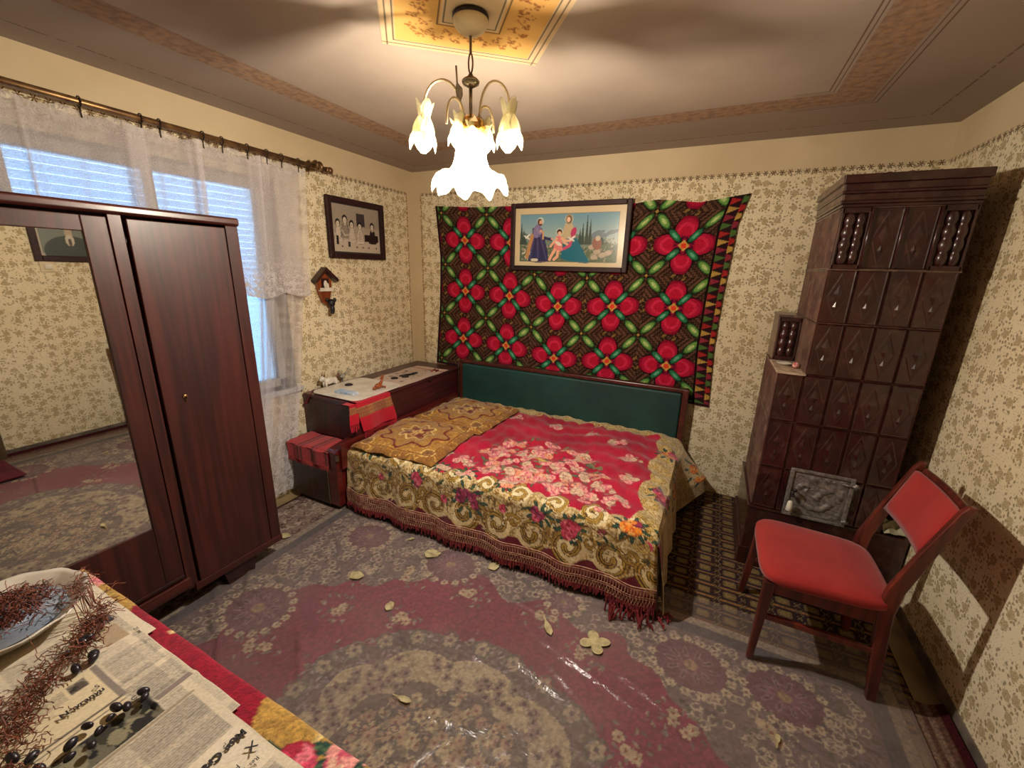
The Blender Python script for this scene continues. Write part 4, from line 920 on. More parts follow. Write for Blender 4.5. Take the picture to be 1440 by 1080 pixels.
# knotted net band and tassels along the hem
m_net = simple('net_cord', rgb(196, 152, 124), rgb(148, 92, 78), .9, sc=60); m_tas = simple('tassel_thread', rgb(128, 36, 40), rgb(90, 22, 30), .95, sc=40)
net = MB()
def hy(x): return -1.447 - .012*math.sin(x*19+1)
def seg(mb, a, b, r_): mb.tube([a, b], r_, 4, False)
for zz in (.172, .160, .122, .112, .075): 
    for k in range(90):
        xa, xb = .54+k*.0212, .54+(k+1)*.0212; seg(net, (xa, hy(xa), zz+.003*math.sin(xa*37)), (xb, hy(xb), zz+.003*math.sin(xb*37)), .0028)
for k in range(270):
    x = .54 + k*.00705; s_ = .0035 if k % 2 else -.0035
    seg(net, (x, hy(x)-.002, .162), (x+s_, hy(x)-.002, .120), .0019); seg(net, (x+s_, hy(x)-.002, .114), (x-s_, hy(x)-.002, .075), .0019)
P('net_band', net, m_net, sp, kind='stuff')
tas = MB()
for k in range(230):
    x = .54 + k*.00832; dz = random.uniform(.02, .05); dx = random.uniform(-.006, .006)
    tas.tube([(x, hy(x), .080), (x+dx, hy(x)-.006, max(.020, .080-dz))], [.0032, .0045], 5)
for k in range(60):
    x = 2.30 + random.uniform(-.06, .22); y = -1.47 + random.uniform(-.05, .05) + (x-2.3)*.2; tas.tube([(x, y, .075 if x < 2.44 else .035), (x+random.uniform(-.03, .03), y-random.uniform(0, .04), .020)], [.004, .005], 5)
P('tassel_fringe', tas, m_tas, sp, kind='stuff')
# two gold cushion cloths
for k, (px, py, rz, zt, lab) in enumerate(((.835, -1.075, .07, .455, 'gold patterned cushion with red star outline, nearer one on left of bed'), (.875, -.50, -.05, .475, 'gold patterned cushion with red star outline, beside the green headboard'))):
    pc = pillow_canvas(k); X, Y = np.meshgrid(pc.x, pc.y); q = np.maximum(np.abs(X), np.abs(Y))/.30
    hgt = np.clip(1-q**3.5, 0, 1)**.55; Z = TOPZ + .012 + .050*hgt + .004*np.sin(X*31+k)*np.sin(Y*27) + wrk(X*1.4, Y*1.2)
    xx = px + (X*math.cos(rz) - Y*math.sin(rz)); yy = py + (X*math.sin(rz) + Y*math.cos(rz))
    xx = np.maximum(xx, .545)
    setp(grid('cushion', xx, yy, Z, pc.c, m_cloth), lab, 'cushion', 'gold cushions at the left end of the bed')

# ------------------------------------------------------------------ low cabinet, bedding chest and what stands on it
lc = T('low_cabinet', 'low dark mahogany cabinet in the corner under the bedding chest', 'cabinet', (.25, -.8, 0))
P('body', MB().box(.085, .418, -1.475, -.06, .035, .402), m_mahog_d, lc, bevel=.004)
P('plinth', MB().box(.10, .40, -1.455, -.08, 0, .035), m_dark, lc)
P('metal_edge', MB().box(.4185, .426, -1.477, -1.469, .04, .40), m_silver, lc)
ch = T('bedding_chest', 'long maroon veneered bedding chest against the window wall', 'chest', (.26, -.68, .41))
P('body', MB().box(.025, .504, -1.285, -.05, .408, .668), m_maroon, ch, bevel=.003)
P('lid', MB().box(.02, .512, -1.29, -.045, .670, .688), m_maroon, ch, bevel=.003, label='lid with small dark finger notch')
P('end_panel', MB().box(.045, .485, -1.290, -1.285, .425, .655), m_mahog_d, ch)
P('notch', MB().box(.506, .513, -.52, -.48, .655, .668), m_dark, ch)
# striped runner on the low cabinet
rc = Canvas(.065, .45, -1.60, -1.292, .004, 'b8363a'); X, Y = np.meshgrid(rc.x, rc.y)
for a_, b_, c_ in ((.055, .075, '6c5430'), (.03, .045, '8c6a3c'), (.17, .185, '3c1c1c'), (.205, .215, '4c2420'), (.30, .315, '3c1c1c'), (.33, .338, '4c2c24'), (.42, .43, '4c2020')): rc.rect(a_, b_, -1.6, -1.2, c_)
dk = (np.abs(((X*1.0) % .12) - .06) < .012) & ((Y*90 % 1) > .5); rc.c[dk] = C_('7c1c28'); rc.grain(.35)
s_ = -1.485 - Y; Z = np.where(Y > -1.485, .408, np.maximum(.408 - s_, .31)); YY = np.where(Y > -1.485, Y, -1.487 - .006*np.sin(X*40))
Z = Z + .003*np.sin(X*25)*(Y > -1.47) + .004*(Y > -1.47)
setp(grid('striped_runner', X, YY, Z, rc.c, m_cloth), 'red and black striped woven runner on the low cabinet end', 'cloth')
fr = MB()
for k in range(90):
    x = .067 + k*.00425; fr.tube([(x, -1.487-.006*math.sin(x*40), .312), (x+random.uniform(-.004, .004), -1.489, .285+random.uniform(-.006, .006))], .0018, 4)
setp(P('runner_fringe', fr, simple('fringe_red', rgb(176, 64, 60), rgb(120, 36, 40), .9), bpy.data.objects['striped_runner'], kind='stuff'))
# red towel over the chest front
m_fr = simple('towel_fringe', rgb(190, 24, 48), rgb(140, 18, 36), .9)
def towel(name, y0, y1, zb, lean, label, off):
    tc = Canvas(0, y1-y0, 0, .30, .004, 'c4102c'); X, Y = np.meshgrid(tc.x, tc.y)
    for k, (a_, b_) in enumerate(((.10, .108), (.115, .120), (.128, .136), (.143, .150), (.156, .166), (.172, .178))): tc.rect(0, 9, a_, b_, '94803c' if k % 2 else 'a88a50')
    m = (Y > .10) & (Y < .178) & ((np.floor(X/.008) + np.floor(Y/.006)) % 2 == 0) & (np.sin(X*40) > -.6); tc.c[m] = C_('8c4c38'); tc.grain(.25)
    s_ = Y; top = .06
    x_ = np.where(s_ < top, .514 - (top-s_), .518 + off + .010*np.sin(X*24)*np.clip((s_-top)/.2, 0, 1)); z_ = np.where(s_ < top, .692, .692 - (s_-top)*(.692-zb)/.24)
    yy = y0 + X + lean*np.clip(s_-top, 0, 1)
    o = grid(name, x_, yy, z_, tc.c, m_cloth); setp(o, label, 'towel')
    fr = MB()
    for k in range(int((y1-y0)/.007)):
        y = y0 + k*.007 + lean*.24; l = random.uniform(.035, .06); fr.tube([(.521+off+.01*math.sin((y-y0)*24), y, zb), (.530+off, y+random.uniform(-.01, .01), zb-l)], [.002, .0028], 4)
    P('fringe', fr, m_fr, o, kind='stuff')
towel('red_towel', -1.30, -.985, .485, .22, 'bright red woven towel with gold stripes hanging over the chest front', .006)
towel('red_cloth', -1.345, -1.275, .56, -.03, 'narrow red cloth end hanging at the near corner of the chest', .0)
cc = MB(); 
cc.add([(.02, -1.20, .692), (.10, -1.29, .692), (.06, -1.300, .62), (.015, -1.296, .60), (.012, -1.25, .63)], [(0, 1, 2, 3, 4)])
setp(P('cloth_corner', cc, simple('dark_red_cloth', rgb(130, 24, 40), rgb(90, 18, 30), .9), solid=.004), 'dark red cloth corner drooping off the chest by the curtain', 'cloth')
# white tray cloth
def rrect(x0, x1, y0, y1, r_, n_=6):
    pts = []
    for cx0, cy0, a0 in ((x1-r_, y0+r_, -PI/2), (x1-r_, y1-r_, 0), (x0+r_, y1-r_, PI/2), (x0+r_, y0+r_, PI)):
        for k in range(n_+1): a = a0 + PI/2*k/n_; pts.append((cx0+r_*math.cos(a), cy0+r_*math.sin(a)))
    return pts
setp(P('white_tray', MB().prism(rrect(.065, .503, -1.275, -.80, .07), 2, .694, .701), m_white, bevel=.003), 'shiny white tray at the near end of the chest', 'tray')
tc = Canvas(.16, .50, -.86, -.22, .004, 'c8b4a4'); r = random.Random(6)
for k in range(60): tc.stroke([(r.uniform(.17, .48), r.uniform(-.84, -.25)), (r.uniform(.17, .48), r.uniform(-.84, -.25))], .0015, 'a89484')
for k in range(9): tc.flower(r.uniform(.2, .46), r.uniform(-.84, -.3), .02, '8c7c70', '6c4c48', 5)
tc.rect(.16, .50, -.30, -.285, 'b05048')
X, Y = np.meshgrid(tc.x, tc.y); setp(grid('paper_cover', X, Y, .6905+.002*np.sin(X*30)*np.sin(Y*22)+.001, tc.c, m_print), 'pale printed paper cover on the far part of the chest', 'paper')
bx = T('blue_box', 'flat light blue and white carton on the white tray', 'box', (.36, -1.12, .702))
P('carton', MB().hexa([(.24, -1.21, .702), (.40, -1.20, .702), (.40, -1.145, .702), (.235, -1.155, .702)], [(.24, -1.21, .718), (.40, -1.20, .718), (.40, -1.145, .718), (.235, -1.155, .718)]), simple('blue_carton', rgb(150, 180, 214), rgb(206, 214, 224), .5, sc=30), bx, bevel=.001)
m_deer = simple('deer_brown', rgb(176, 92, 40), rgb(120, 58, 26), .35, sc=60); m_rust = simple('rusty_shell', rgb(120, 60, 40), rgb(80, 40, 30), .5, sc=40)
de = T('deer_figurine', 'small orange brown deer figurine lying on the white tray', 'figurine', (.43, -.98, .70))
P('body', MB().ball((.42, -.985, .722), (.020, .034, .020)).ball((.425, -1.025, .716), (.013, .018, .013)), m_deer, de, smooth=True)
P('neck', MB().tube([(.42, -.965, .730), (.42, -.945, .752), (.42, -.940, .768)], [.013, .009, .008], 8), m_deer, de, smooth=True)
P('head', MB().ball((.424, -.950, .776), (.009, .017, .010)), m_deer, de, smooth=True)
for s_ in (-1, 1): P('ear', MB().tube([(.424+s_*.006, -.940, .780), (.424+s_*.012, -.936, .802)], [.005, .001], 6), m_deer, de, smooth=True)
for s_ in (-1, 1): P('leg', MB().tube([(.42+s_*.012, -.96, .715), (.43+s_*.012, -.93, .708), (.44+s_*.012, -.95, .706)], .005, 6), m_deer, de, smooth=True)
dg = T('animal_figurine', 'white and brown china animal figurine by the wall on the chest', 'figurine', (.07, -1.10, .69))
P('body', MB().ball((.06, -1.09, .735), (.020, .050, .026)).ball((.06, -1.045, .728), (.018, .022, .026)), m_white, dg, smooth=True)
P('head', MB().ball((.065, -1.155, .765), (.020, .021, .019)).ball((.068, -1.172, .758), (.010, .012, .010)), m_white, dg, smooth=True)
for s_ in (-1, 1): P('ear', MB().tube([(.065+s_*.010, -1.150, .778), (.065+s_*.014, -1.146, .798)], [.007, .001], 6), m_rust, dg, smooth=True)
for x, y in ((.05, -1.135), (.075, -1.135), (.05, -1.045), (.075, -1.045)): P('leg', MB().tube([(x, y, .735), (x, y, .692)], [.010, .007], 8), m_white, dg, smooth=True)
P('tail', MB().tube([(.06, -1.03, .735), (.06, -1.01, .755), (.06, -1.005, .78)], [.008, .006, .003], 6), m_rust, dg, smooth=True)
n = NT('clear_glass'); n.b.inputs['Transmission Weight'].default_value = .9; n.b.inputs['IOR'].default_value = 1.2; m_clear = n.fin((.85, .9, .95), .05)
fb = T('glass_ornament', 'small clear glass ornament right of the china figurine on the chest', 'ornament', (.05, -.93, .69))
P('foot', MB().lathe([(.018, 0), (.017, .004), (.005, .008), (.004, .04)], (.05, -.97, .690), 14), m_clear, fb, smooth=True)
P('body', MB().ball((.05, -.965, .745), (.014, .028, .016)).tube([(.05, -.985, .75), (.05, -1.0, .775), (.05, -.985, .79)], [.009, .005, .004], 8).tube([(.05, -.94, .75), (.05, -.90, .79)], [.009, .003], 8), m_clear, fb, smooth=True)
for k, (x, y, a_, lab) in enumerate(((.17, -1.02, .4, 'small dark oval piece on the white tray beside the wall'), (.30, -.68, .8, 'small dark round piece on the paper cover, nearer to the tray'), (.34, -.60, 1.2, 'small dark round piece on the paper cover, touching the tool'))):
    c_, s_ = math.cos(a_), math.sin(a_)
    setp(P('dark_lump', MB().lathe([(.030, 0), (.026, .006), (.012, .011), (0, .012)], (x, y, .702 if k == 0 else .694), 12), m_dark, smooth=True), lab, 'trinket')
to = T('hand_tool', 'dark metal hand tool lying on the paper cover of the chest', 'tool', (.33, -.50, .695))
P('handle', MB().tube([(.30, -.62, .700), (.32, -.56, .701), (.34, -.50, .700)], [.006, .006, .005], 6), m_dark, to, smooth=True); P('handle', MB().tube([(.35, -.62, .700), (.34, -.56, .701), (.345, -.50, .700)], [.006, .006, .005], 6), m_dark, to, smooth=True)
P('jaws', MB().tube([(.342, -.505, .701), (.35, -.46, .701)], [.011, .005], 8), m_dark, to, smooth=True)
setp(P('red_ribbon', MB().tube([(.42, -.36, .697), (.40, -.31, .700), (.44, -.29, .699), (.45, -.33, .698), (.39, -.27, .699)], .006, 6), simple('pink_ribbon', rgb(190, 90, 84), rgb(160, 60, 60), .8), smooth=True), 'crumpled pink red ribbon at the far end of the paper cover', 'ribbon')
# ------------------------------------------------------------------ leaves fallen on the floor
m_leaf = simple('dry_leaf', rgb(196, 184, 138), rgb(160, 148, 104), .6, sc=40)
def leafobj(x, y, s_, a, kind, lab, z=.021):
    if kind == 0: pts = [(math.cos(t)*(1+.12*math.sin(5*t)), math.sin(t)*.75*(1+.1*math.cos(3*t))) for t in np.linspace(0, 2*PI, 18, endpoint=False)]
    elif kind == 1: pts = [(-1, -.05), (-.4, -.10), (.1, -.28), (.7, -.28), (1, 0), (.7, .25), (.1, .25), (-.4, .05), (-1, .05)]
    else: pts = [((.45+.55*abs(math.cos(2*t)))*math.cos(t), (.45+.55*abs(math.cos(2*t)))*math.sin(t)*.9) for t in np.linspace(0, 2*PI, 40, endpoint=False)]
    c_, sn = math.cos(a), math.sin(a); mb = MB(); n_ = len(pts)
    vs = [(x, y, z+.001)] + [(x+s_*(p*c_-q*sn), y+s_*(p*sn+q*c_), z+.004*abs(math.sin(p*3+q*2))) for p, q in pts]
    mb.add(vs, [(0, 1+i, 1+(i+1) % n_) for i in range(n_)])
    setp(P('fallen_leaf', mb, m_leaf, solid=.0012), lab, 'leaf', 'pale dry leaves scattered on the floor')
leafobj(1.289, -1.548, .045, .4, 0, 'round pale leaf on the carpet nearest the middle of the bed front')
leafobj(1.052, -1.865, .036, .2, 0, 'round pale leaf on the crimson field, left part of carpet')
leafobj(2.245, -1.690, .066, .5, 2, 'four lobed pale leaf on carpet in front of right bed corner')
leafobj(2.030, -1.700, .055, -.9, 1, 'long stalked yellow leaf left of the four lobed one')
leafobj(1.640, -1.475, .035, 1.2, 0, 'small pale leaf close to the bedspread fringe, right of centre')
leafobj(.430, -1.815, .034, .3, 0, 'round pale leaf on the beige runner beside the wardrobe foot', .013)
leafobj(1.672, -2.251, .040, .1, 1, 'slim yellow leaf inside the cream centre medallion')
leafobj(2.904, -1.783, .028, 1.4, 1, 'small slim leaf on carpet at right, in front of chair')
leafobj(1.10, -1.505, .026, .9, 1, 'tiny pale leaf right below the left half of fringe')
leafobj(1.336, -1.94, .026, 1.9, 0, 'small pale leaf at upper edge of the centre medallion')
leafobj(2.45, -1.30, .03, .4, 0, 'small pale leaf on woven rug beside the bed corner tassels', .012)

# ------------------------------------------------------------------ tiled stove
sv = T('tiled_stove', 'tall oxblood glazed tile stove in the right corner of the back wall', 'stove', (3.15, -.34, 0))
XL, XM, XR, YF, YBK, TW = 2.827, 2.937, 3.375, -.785, -.235, .1095
ZR = [.370, .603, .856, 1.100, 1.348, 1.588, 1.840]
P('lower_body', MB().box(XL+.006, XR, YF+.008, YBK, .35, 1.098), m_grout, sv)
P('upper_body', MB().box(XM+.006, XR, YF+.008, YBK, 1.098, 1.85), m_grout, sv)
P('base', MB().box(2.817, 3.484, -.786, -.20, .11, .352).box(2.810, 3.488, -.792, -.19, .352, .366), m_glaze, sv, bevel=.004)
P('foot_plinth', MB().box(2.806, 3.488, -.790, -.19, .0, .11), m_mahog_d, sv, bevel=.004)
def tile_mb(w_, h_):
    a, b = w_/2, h_/2; mb = MB(); f = -.010
    o = [(-a, -b), (a, -b), (a, b), (-a, b)]; q = .005; i_ = [(-a+q, -b+q), (a-q, -b+q), (a-q, b-q), (-a+q, b-q)]; q2 = .009; j_ = [(-a+q2, -b+q2), (a-q2, -b+q2), (a-q2, b-q2), (-a+q2, b-q2)]
    ra, rb = a-.013, b-.013; R0 = [(0, -rb), (ra, 0), (0, rb), (-ra, 0)]; R1 = [(0, -rb*.88), (ra*.86, 0), (0, rb*.88), (-ra*.86, 0)]; R2 = [(0, -rb*.76), (ra*.72, 0), (0, rb*.76), (-ra*.72, 0)]
    L = [[(x, 0, z) for x, z in o], [(x, f, z) for x, z in i_], [(x, f+.002, z) for x, z in j_]]
    mb.add(sum(L, []), [(k*4+s_, k*4+(s_+1) % 4, (k+1)*4+(s_+1) % 4, (k+1)*4+s_) for k in range(2) for s_ in range(4)] + [(8, 9, 10, 11)])
    L = [[(x, f+.002, z) for x, z in R0], [(x, f+.0002, z) for x, z in R1], [(x, f+.001, z) for x, z in R2]]
    mb.add(sum(L, []), [(k*4+s_, k*4+(s_+1) % 4, (k+1)*4+(s_+1) % 4, (k+1)*4+s_) for k in range(2) for s_ in range(4)])
    for zc, sc_ in ((rb*.12, .42), (-rb*.42, .24)):
        mb.add([(-ra*sc_, f+.001, zc), (0, f+.001, zc-rb*sc_*.7), (ra*sc_, f+.001, zc), (0, f+.001, zc+rb*sc_*.9), (0, f-.005, zc)], [(0, 1, 4), (1, 2, 4), (2, 3, 4), (3, 0, 4)])
    return mb
def side_mb(w_, h_):
    a, b = w_/2, h_/2; mb = MB(); nr = 9; vs = []
    for k in range(nr*2+1): x = -a + w_*k/(nr*2); y = -.004 - (.006 if k % 2 else 0); vs += [(x, y, -b), (x, y, b)]
    mb.add(vs, [(k*2, k*2+2, k*2+3, k*2+1) for k in range(nr*2)])
    mb.box(-a, a, -.004, 0, -b, b); mb.box(-a, a, -.010, -.003, b-.008, b); return mb
t0 = P('tile', tile_mb(TW-.003, .258), m_glaze, sv, origin=(0, 0, 0)); t0.location = Vector((XL+TW/2, YF+.012, .6)) - sv.location
ts = P('tile', side_mb(.267, .258), m_glaze_side, sv, origin=(0, 0, 0)); ts_first = [ts]
first = [t0]
def tile(x, y, z0, z1, side=False, w_=None):
    if side: o = ts_first.pop() if ts_first else bpy.data.objects.new('tile', ts.data)
    elif first: o = first.pop()
    else: o = bpy.data.objects.new('tile', t0.data)
    if o.name not in COL.objects: COL.objects.link(o)
    o.parent = sv; o.location = Vector((x, y, (z0+z1)/2)) - sv.location; o.rotation_euler.z = -PI/2 if side else 0
    o.scale = ((w_/(TW-.003)) if (w_ and not side) else 1, 1, (z1-z0-.003)/.258); return o
for r_ in range(6):
    z0, z1 = ZR[r_], ZR[r_+1]; c0 = 0 if r_ < 3 else 1
    for c in range(c0, 5):
        x = XL + TW*(c+.5)
        if r_ == 0 and c in (2, 3): continue
        if r_ == 0 and c == 1: tile(2.948, YF+.008, z0, z1, w_=.022); continue
        if r_ == 5 and c in (1, 4): continue
        tile(x, YF+.008, z0, z1)
    xs_ = XL+.006 if r_ < 3 else XM+.006
    for c in range(2): tile(xs_, YF + .010 + .270*(c+.5), z0, z1, True)
tile(3.2475, YF+.008, ZR[0], ZR[1], w_=.034)
# baluster tiles: recessed niche with two turned spindles
def baluster(x0, x1, y, z0, z1):
    o = P('baluster_tile', MB().box(x0+.002, x0+.012, y-.012, y+.02, z0, z1).box(x1-.012, x1-.002, y-.012, y+.02, z0, z1).box(x0, x1, y-.012, y+.02, z1-.022, z1).box(x0, x1, y-.012, y+.02, z0, z0+.02).box(x0+.01, x1-.01, y+.012, y+.02, z0, z1), m_glaze, sv, bevel=.003)
    h = z1 - z0 - .042
    for k in (0, 1):
        cx0 = x0 + (x1-x0)*(.33 + .35*k); pr = []
        for j in range(25):
            q = j/24; r_ = .011 + .008*abs(math.sin(q*PI*4)) + .005*math.sin(q*PI); pr.append((r_*(1 if k == 0 else .85), z0+.02+h*q))
        P('spindle', MB().lathe(pr, (cx0, y-.004, 0), 14), m_glaze, o, smooth=True)
baluster(XM+.001, XM+TW-.001, YF+.002, ZR[5], ZR[6]); baluster(XR-TW+.001, XR-.001, YF+.002, ZR[5], ZR[6])
for x in (XM+TW, XM+2*TW, XM+3*TW): P('bead_rod', MB().tube([(x, YF-.010, ZR[5]+.004), (x, YF-.010, ZR[6]-.004)], .0055, 10), m_glaze, sv, smooth=True)
stub = P('corner_block', MB().box(XL, XM+.006, -.450, YBK, 1.105, 1.338).box(XL-.004, XM+.004, -.462, YBK, 1.338, 1.352), m_glaze_side, sv, bevel=.003)
baluster(XL+.001, XM-.001, -.454, 1.108, 1.338)
P('ledge', MB().box(XL-.005, XM+.004, YF-.008, -.452, 1.094, 1.104), simple('dusty_ledge', rgb(196, 176, 152), rgb(150, 124, 104), .7, sc=30), sv, bevel=.002)
for z, o_, h_ in ((1.842, .004, .014), (1.856, .010, .012), (1.868, .004, .028), (1.896, .012, .010), (1.906, .006, .030), (1.936, .014, .034)):
    P('cornice_course', MB().box(XM-o_, XR+o_*.8, YF-o_, YBK, z, z+h_), m_glaze_side if False else m_glaze, sv, bevel=.004)
for z, o_, h_ in ((1.868, .005, .028), (1.906, .007, .030), (1.936, .015, .034)):
    P('cornice_side', MB().box(XM-o_-.002, XM-o_+.004, YF-o_+.002, YBK, z+.002, z+h_-.002), m_glaze_side, sv)
P('belt', MB().box(XM-.004, XR+.003, YF-.006, YBK, ZR[5]-.006, ZR[5]+.004), m_glaze_side, sv, bevel=.002)
# cast iron fire door with scroll relief and porcelain handle
od = P('fire_door', MB().box(2.966, 3.230, YF-.012, YF+.02, .360, .375).box(2.966, 3.230, YF-.012, YF+.02, .607, .622).box(2.966, 2.984, YF-.012, YF+.02, .375, .607).box(3.212, 3.230, YF-.012, YF+.02, .375, .607).box(2.984, 3.212, YF-.004, YF+.02, .375, .607), m_castiron, sv, bevel=.003)
xs_ = np.linspace(2.992, 3.204, 110); zs_ = np.linspace(.382, .600, 110); X, Z = np.meshgrid(xs_, zs_)
u, v = (X-3.098)/.105, (Z-.491)/.108
hgt = .5*np.sin(9*np.sqrt((u-.25)**2+(v+.15)**2) + 2*np.arctan2(v+.15, u-.25)) + .5*np.sin(11*np.sqrt((u+.4)**2+(v-.3)**2) - 3*np.arctan2(v-.3, u+.4)) + .3*np.sin(u*14+v*9)*np.sin(v*13)
hgt = .0065*np.clip(hgt, -.3, .9)*np.clip((1-np.maximum(np.abs(u), np.abs(v)))*9, 0, 1)
grid('relief_plate', X, YF-.005-hgt, Z, None, m_castiron, od)
P('hinge', MB().tube([(3.219, YF-.020, .588), (3.246, YF-.020, .588)], .007, 8).tube([(3.232, YF-.02, .574), (3.232, YF-.02, .601)], .008, 8).tube([(3.18, YF-.014, .588), (3.226, YF-.018, .585)], .005, 6), m_castiron, od, smooth=True)
P('hinge', MB().tube([(3.209, YF-.020, .394), (3.236, YF-.020, .394)], .006, 8).tube([(3.224, YF-.02, .383), (3.224, YF-.02, .405)], .007, 8), m_castiron, od, smooth=True)
P('latch', MB().tube([(2.990, YF-.030, .480), (2.988, YF-.036, .507)], .008, 8).tube([(2.990, YF-.012, .484), (2.990, YF-.04, .484)], .006, 8).ball((2.996, YF-.036, .516), .010), m_dark, od, smooth=True)
P('handle', MB().lathe([(.006, .456), (.011, .450), (.014, .426), (.015, .405), (.011, .399), (0, .397)], (2.986, YF-.040, 0), 14), m_white, od, smooth=True, label='white porcelain handle')
ledge_x = (2.90, -.50)
pl = setp(P('saucer', MB().lathe([(.014, 1.105), (.024, 1.108), (.036, 1.115), (.038, 1.118), (.032, 1.115), (.016, 1.110), (0, 1.110)], (2.872, -.600, 0), 24), m_white, smooth=True), 'small white saucer on the stove ledge', 'saucer')
setp(P('red_ball', MB().ball((2.913, -.665, 1.119), (.017, .017, .015)).ball((2.913, -.665, 1.134), (.006, .006, .004), 8, 5), simple('red_striped', rgb(190, 40, 44), rgb(232, 200, 190), .4, sc=70), smooth=True), 'small red and white ball behind the saucer on stove ledge', 'ball')
for x, lab in ((3.135, 'small reddish brown clay lump on top of the stove, left one'), (3.215, 'small reddish brown clay lump on top of the stove, right one')):
    setp(P('clay_lump', MB().ball((x, -.47, 1.996), (.040, .030, .028)).ball((x+.01, -.47, 2.014), (.022, .02, .018)), simple('clay', rgb(150, 84, 60), rgb(110, 62, 44), .8, sc=20), smooth=True), lab, 'clay lump')
cp = MB(); rs_ = random.Random(3); vs = []
for j in range(6):
    for i in range(6): vs.append((3.385+.095*i/5, -.788+.10*j/5, .372+.022*rs_.random()+.02*(j/5)))
cp.add(vs, [(j*6+i, j*6+i+1, (j+1)*6+i+1, (j+1)*6+i) for j in range(5) for i in range(5)])
setp(P('crumpled_paper', cp, simple('grey_paper', rgb(190, 184, 156), rgb(150, 146, 120), .8), solid=.001), 'crumpled pale paper lying on right end of the stove base ledge', 'paper')

# ------------------------------------------------------------------ red upholstered chair
chd = T('chair', 'red upholstered wooden chair facing the bed in front of the tiled stove', 'chair', (3.03, -1.25, 0))
def leg4(mb, pts):    # pts: (x, y, z, hx, hy)
    vs = []
    for x, y, z, hx, hy in pts: vs += [(x-hx, y-hy, z), (x+hx, y-hy, z), (x+hx, y+hy, z), (x-hx, y+hy, z)]
    m_ = len(pts); fs = [(0, 3, 2, 1), tuple((m_-1)*4+k for k in range(4))] + [(j*4+k, j*4+(k+1) % 4, (j+1)*4+(k+1) % 4, (j+1)*4+k) for j in range(m_-1) for k in range(4)]
    return mb.add(vs, fs)
P('leg', leg4(MB(), [(2.836, -1.455, .018, .012, .012), (2.850, -1.448, .40, .019, .018)]), m_chairw, chd, bevel=.004)
P('leg', leg4(MB(), [(2.822, -1.035, .006, .012, .012), (2.848, -1.075, .40, .019, .018)]), m_chairw, chd, bevel=.004)
for s_, y in ((-1, -1.440), (1, -1.075)):
    P('leg', leg4(MB(), [(3.243, y-.0, .008, .016, .014), (3.222, y, .22, .021, .014), (3.206, y, .40, .025, .014), (3.216, y, .50, .024, .014), (3.262, y, .66, .020, .013), (3.318, y, .835, .014, .013), (3.330, y, .862, .010, .012)]), m_chairw, chd, bevel=.005, label='rear leg continuing up as back post')
P('apron', MB().box(2.846, 2.866, -1.432, -1.092, .345, .405), m_chairw, chd, bevel=.002)
P('apron', MB().box(2.87, 3.185, -1.452, -1.432, .345, .405), m_chairw, chd, bevel=.002)
P('apron', MB().box(2.87, 3.185, -1.083, -1.063, .345, .405), m_chairw, chd, bevel=.002)
P('apron', MB().box(3.190, 3.210, -1.426, -1.089, .345, .405), m_chairw, chd, bevel=.002)
P('stretcher', MB().box(2.855, 3.205, -1.453, -1.437, .218, .242), m_chairw, chd, bevel=.003)
P('stretcher', MB().box(2.850, 3.205, -1.076, -1.060, .218, .242), m_chairw, chd, bevel=.003)
# seat: rounded slab, crowned
sx0, sx1 = 2.812, 3.238; mb = MB(); N = 40
def seat_outline(k, ins=0):
    t = 2*PI*k/N; c_, s_ = math.cos(t), math.sin(t); e_ = .36
    px_ = math.copysign(abs(c_)**e_, c_); py_ = math.copysign(abs(s_)**e_, s_)
    hw_ = (.232 - .030*(px_+1)/2) - ins; return ((sx0+sx1)/2 + px_*((sx1-sx0)/2-ins) , -1.267 + py_*hw_)
prof = [(.012, .405), (.0, .415), (.0, .438), (.008, .449), (.03, .456), (.08, .461), (.14, .463)]
vs = []
for ins, z in prof: vs += [(*seat_outline(k, ins), z) for k in range(N)]
mb.add(vs, [(j*N+k, j*N+(k+1) % N, (j+1)*N+(k+1) % N, (j+1)*N+k) for j in range(len(prof)-1) for k in range(N)] + [tuple(range(N-1, -1, -1)), tuple((len(prof)-1)*N+k for k in range(N))])
P('seat', mb, m_red, chd, smooth=True)
# back: padded panel leaning between the posts, curved wooden top rail behind it
def lean(z): return np.interp(z, [.62, .66, .835, .87], [3.248, 3.262, 3.318, 3.330])
n_, q_ = 14, 6; ya, yb = -1.424, -1.091
def panel(mb, z0, z1, d0, d1, yy0, yy1, nz=6, puff=0.0, bow=.012):
    vs = []; M_ = nz+1
    for side, d in ((0, d0), (1, d1)):
        for j in range(M_):
            z = z0+(z1-z0)*j/nz
            for i in range(n_+1):
                t = i/n_; pf = puff*(1-(2*t-1)**6)*(1-(2*j/nz-1)**6)*(-1 if side == 0 else 0)
                vs.append((float(lean(z)) + d + bow*(1-(2*t-1)**2) + pf, yy0+(yy1-yy0)*t, z))
    S_ = M_*(n_+1); fs = []
    for j in range(nz):
        for i in range(n_):
            a_ = j*(n_+1)+i; fs.append((a_, a_+n_+1, a_+n_+2, a_+1)); fs.append((S_+a_, S_+a_+1, S_+a_+n_+2, S_+a_+n_+1))
    for i in range(n_): fs.append((i, i+1, S_+i+1, S_+i)); b_ = nz*(n_+1)+i; fs.append((b_, S_+b_, S_+b_+1, b_+1))
    for j in range(nz): a_ = j*(n_+1); fs.append((a_, S_+a_, S_+a_+n_+1, a_+n_+1)); b_ = a_+n_; fs.append((b_, b_+n_+1, S_+b_+n_+1, S_+b_))
    return mb.add(vs, fs)
P('back_pad', panel(MB(), .640, .826, -.010, .010, ya, yb, puff=.012), m_red, chd, smooth=True)
P('back_rail', panel(MB(), .632, .842, .0105, .020, ya, yb), m_chairw, chd, bevel=.002)

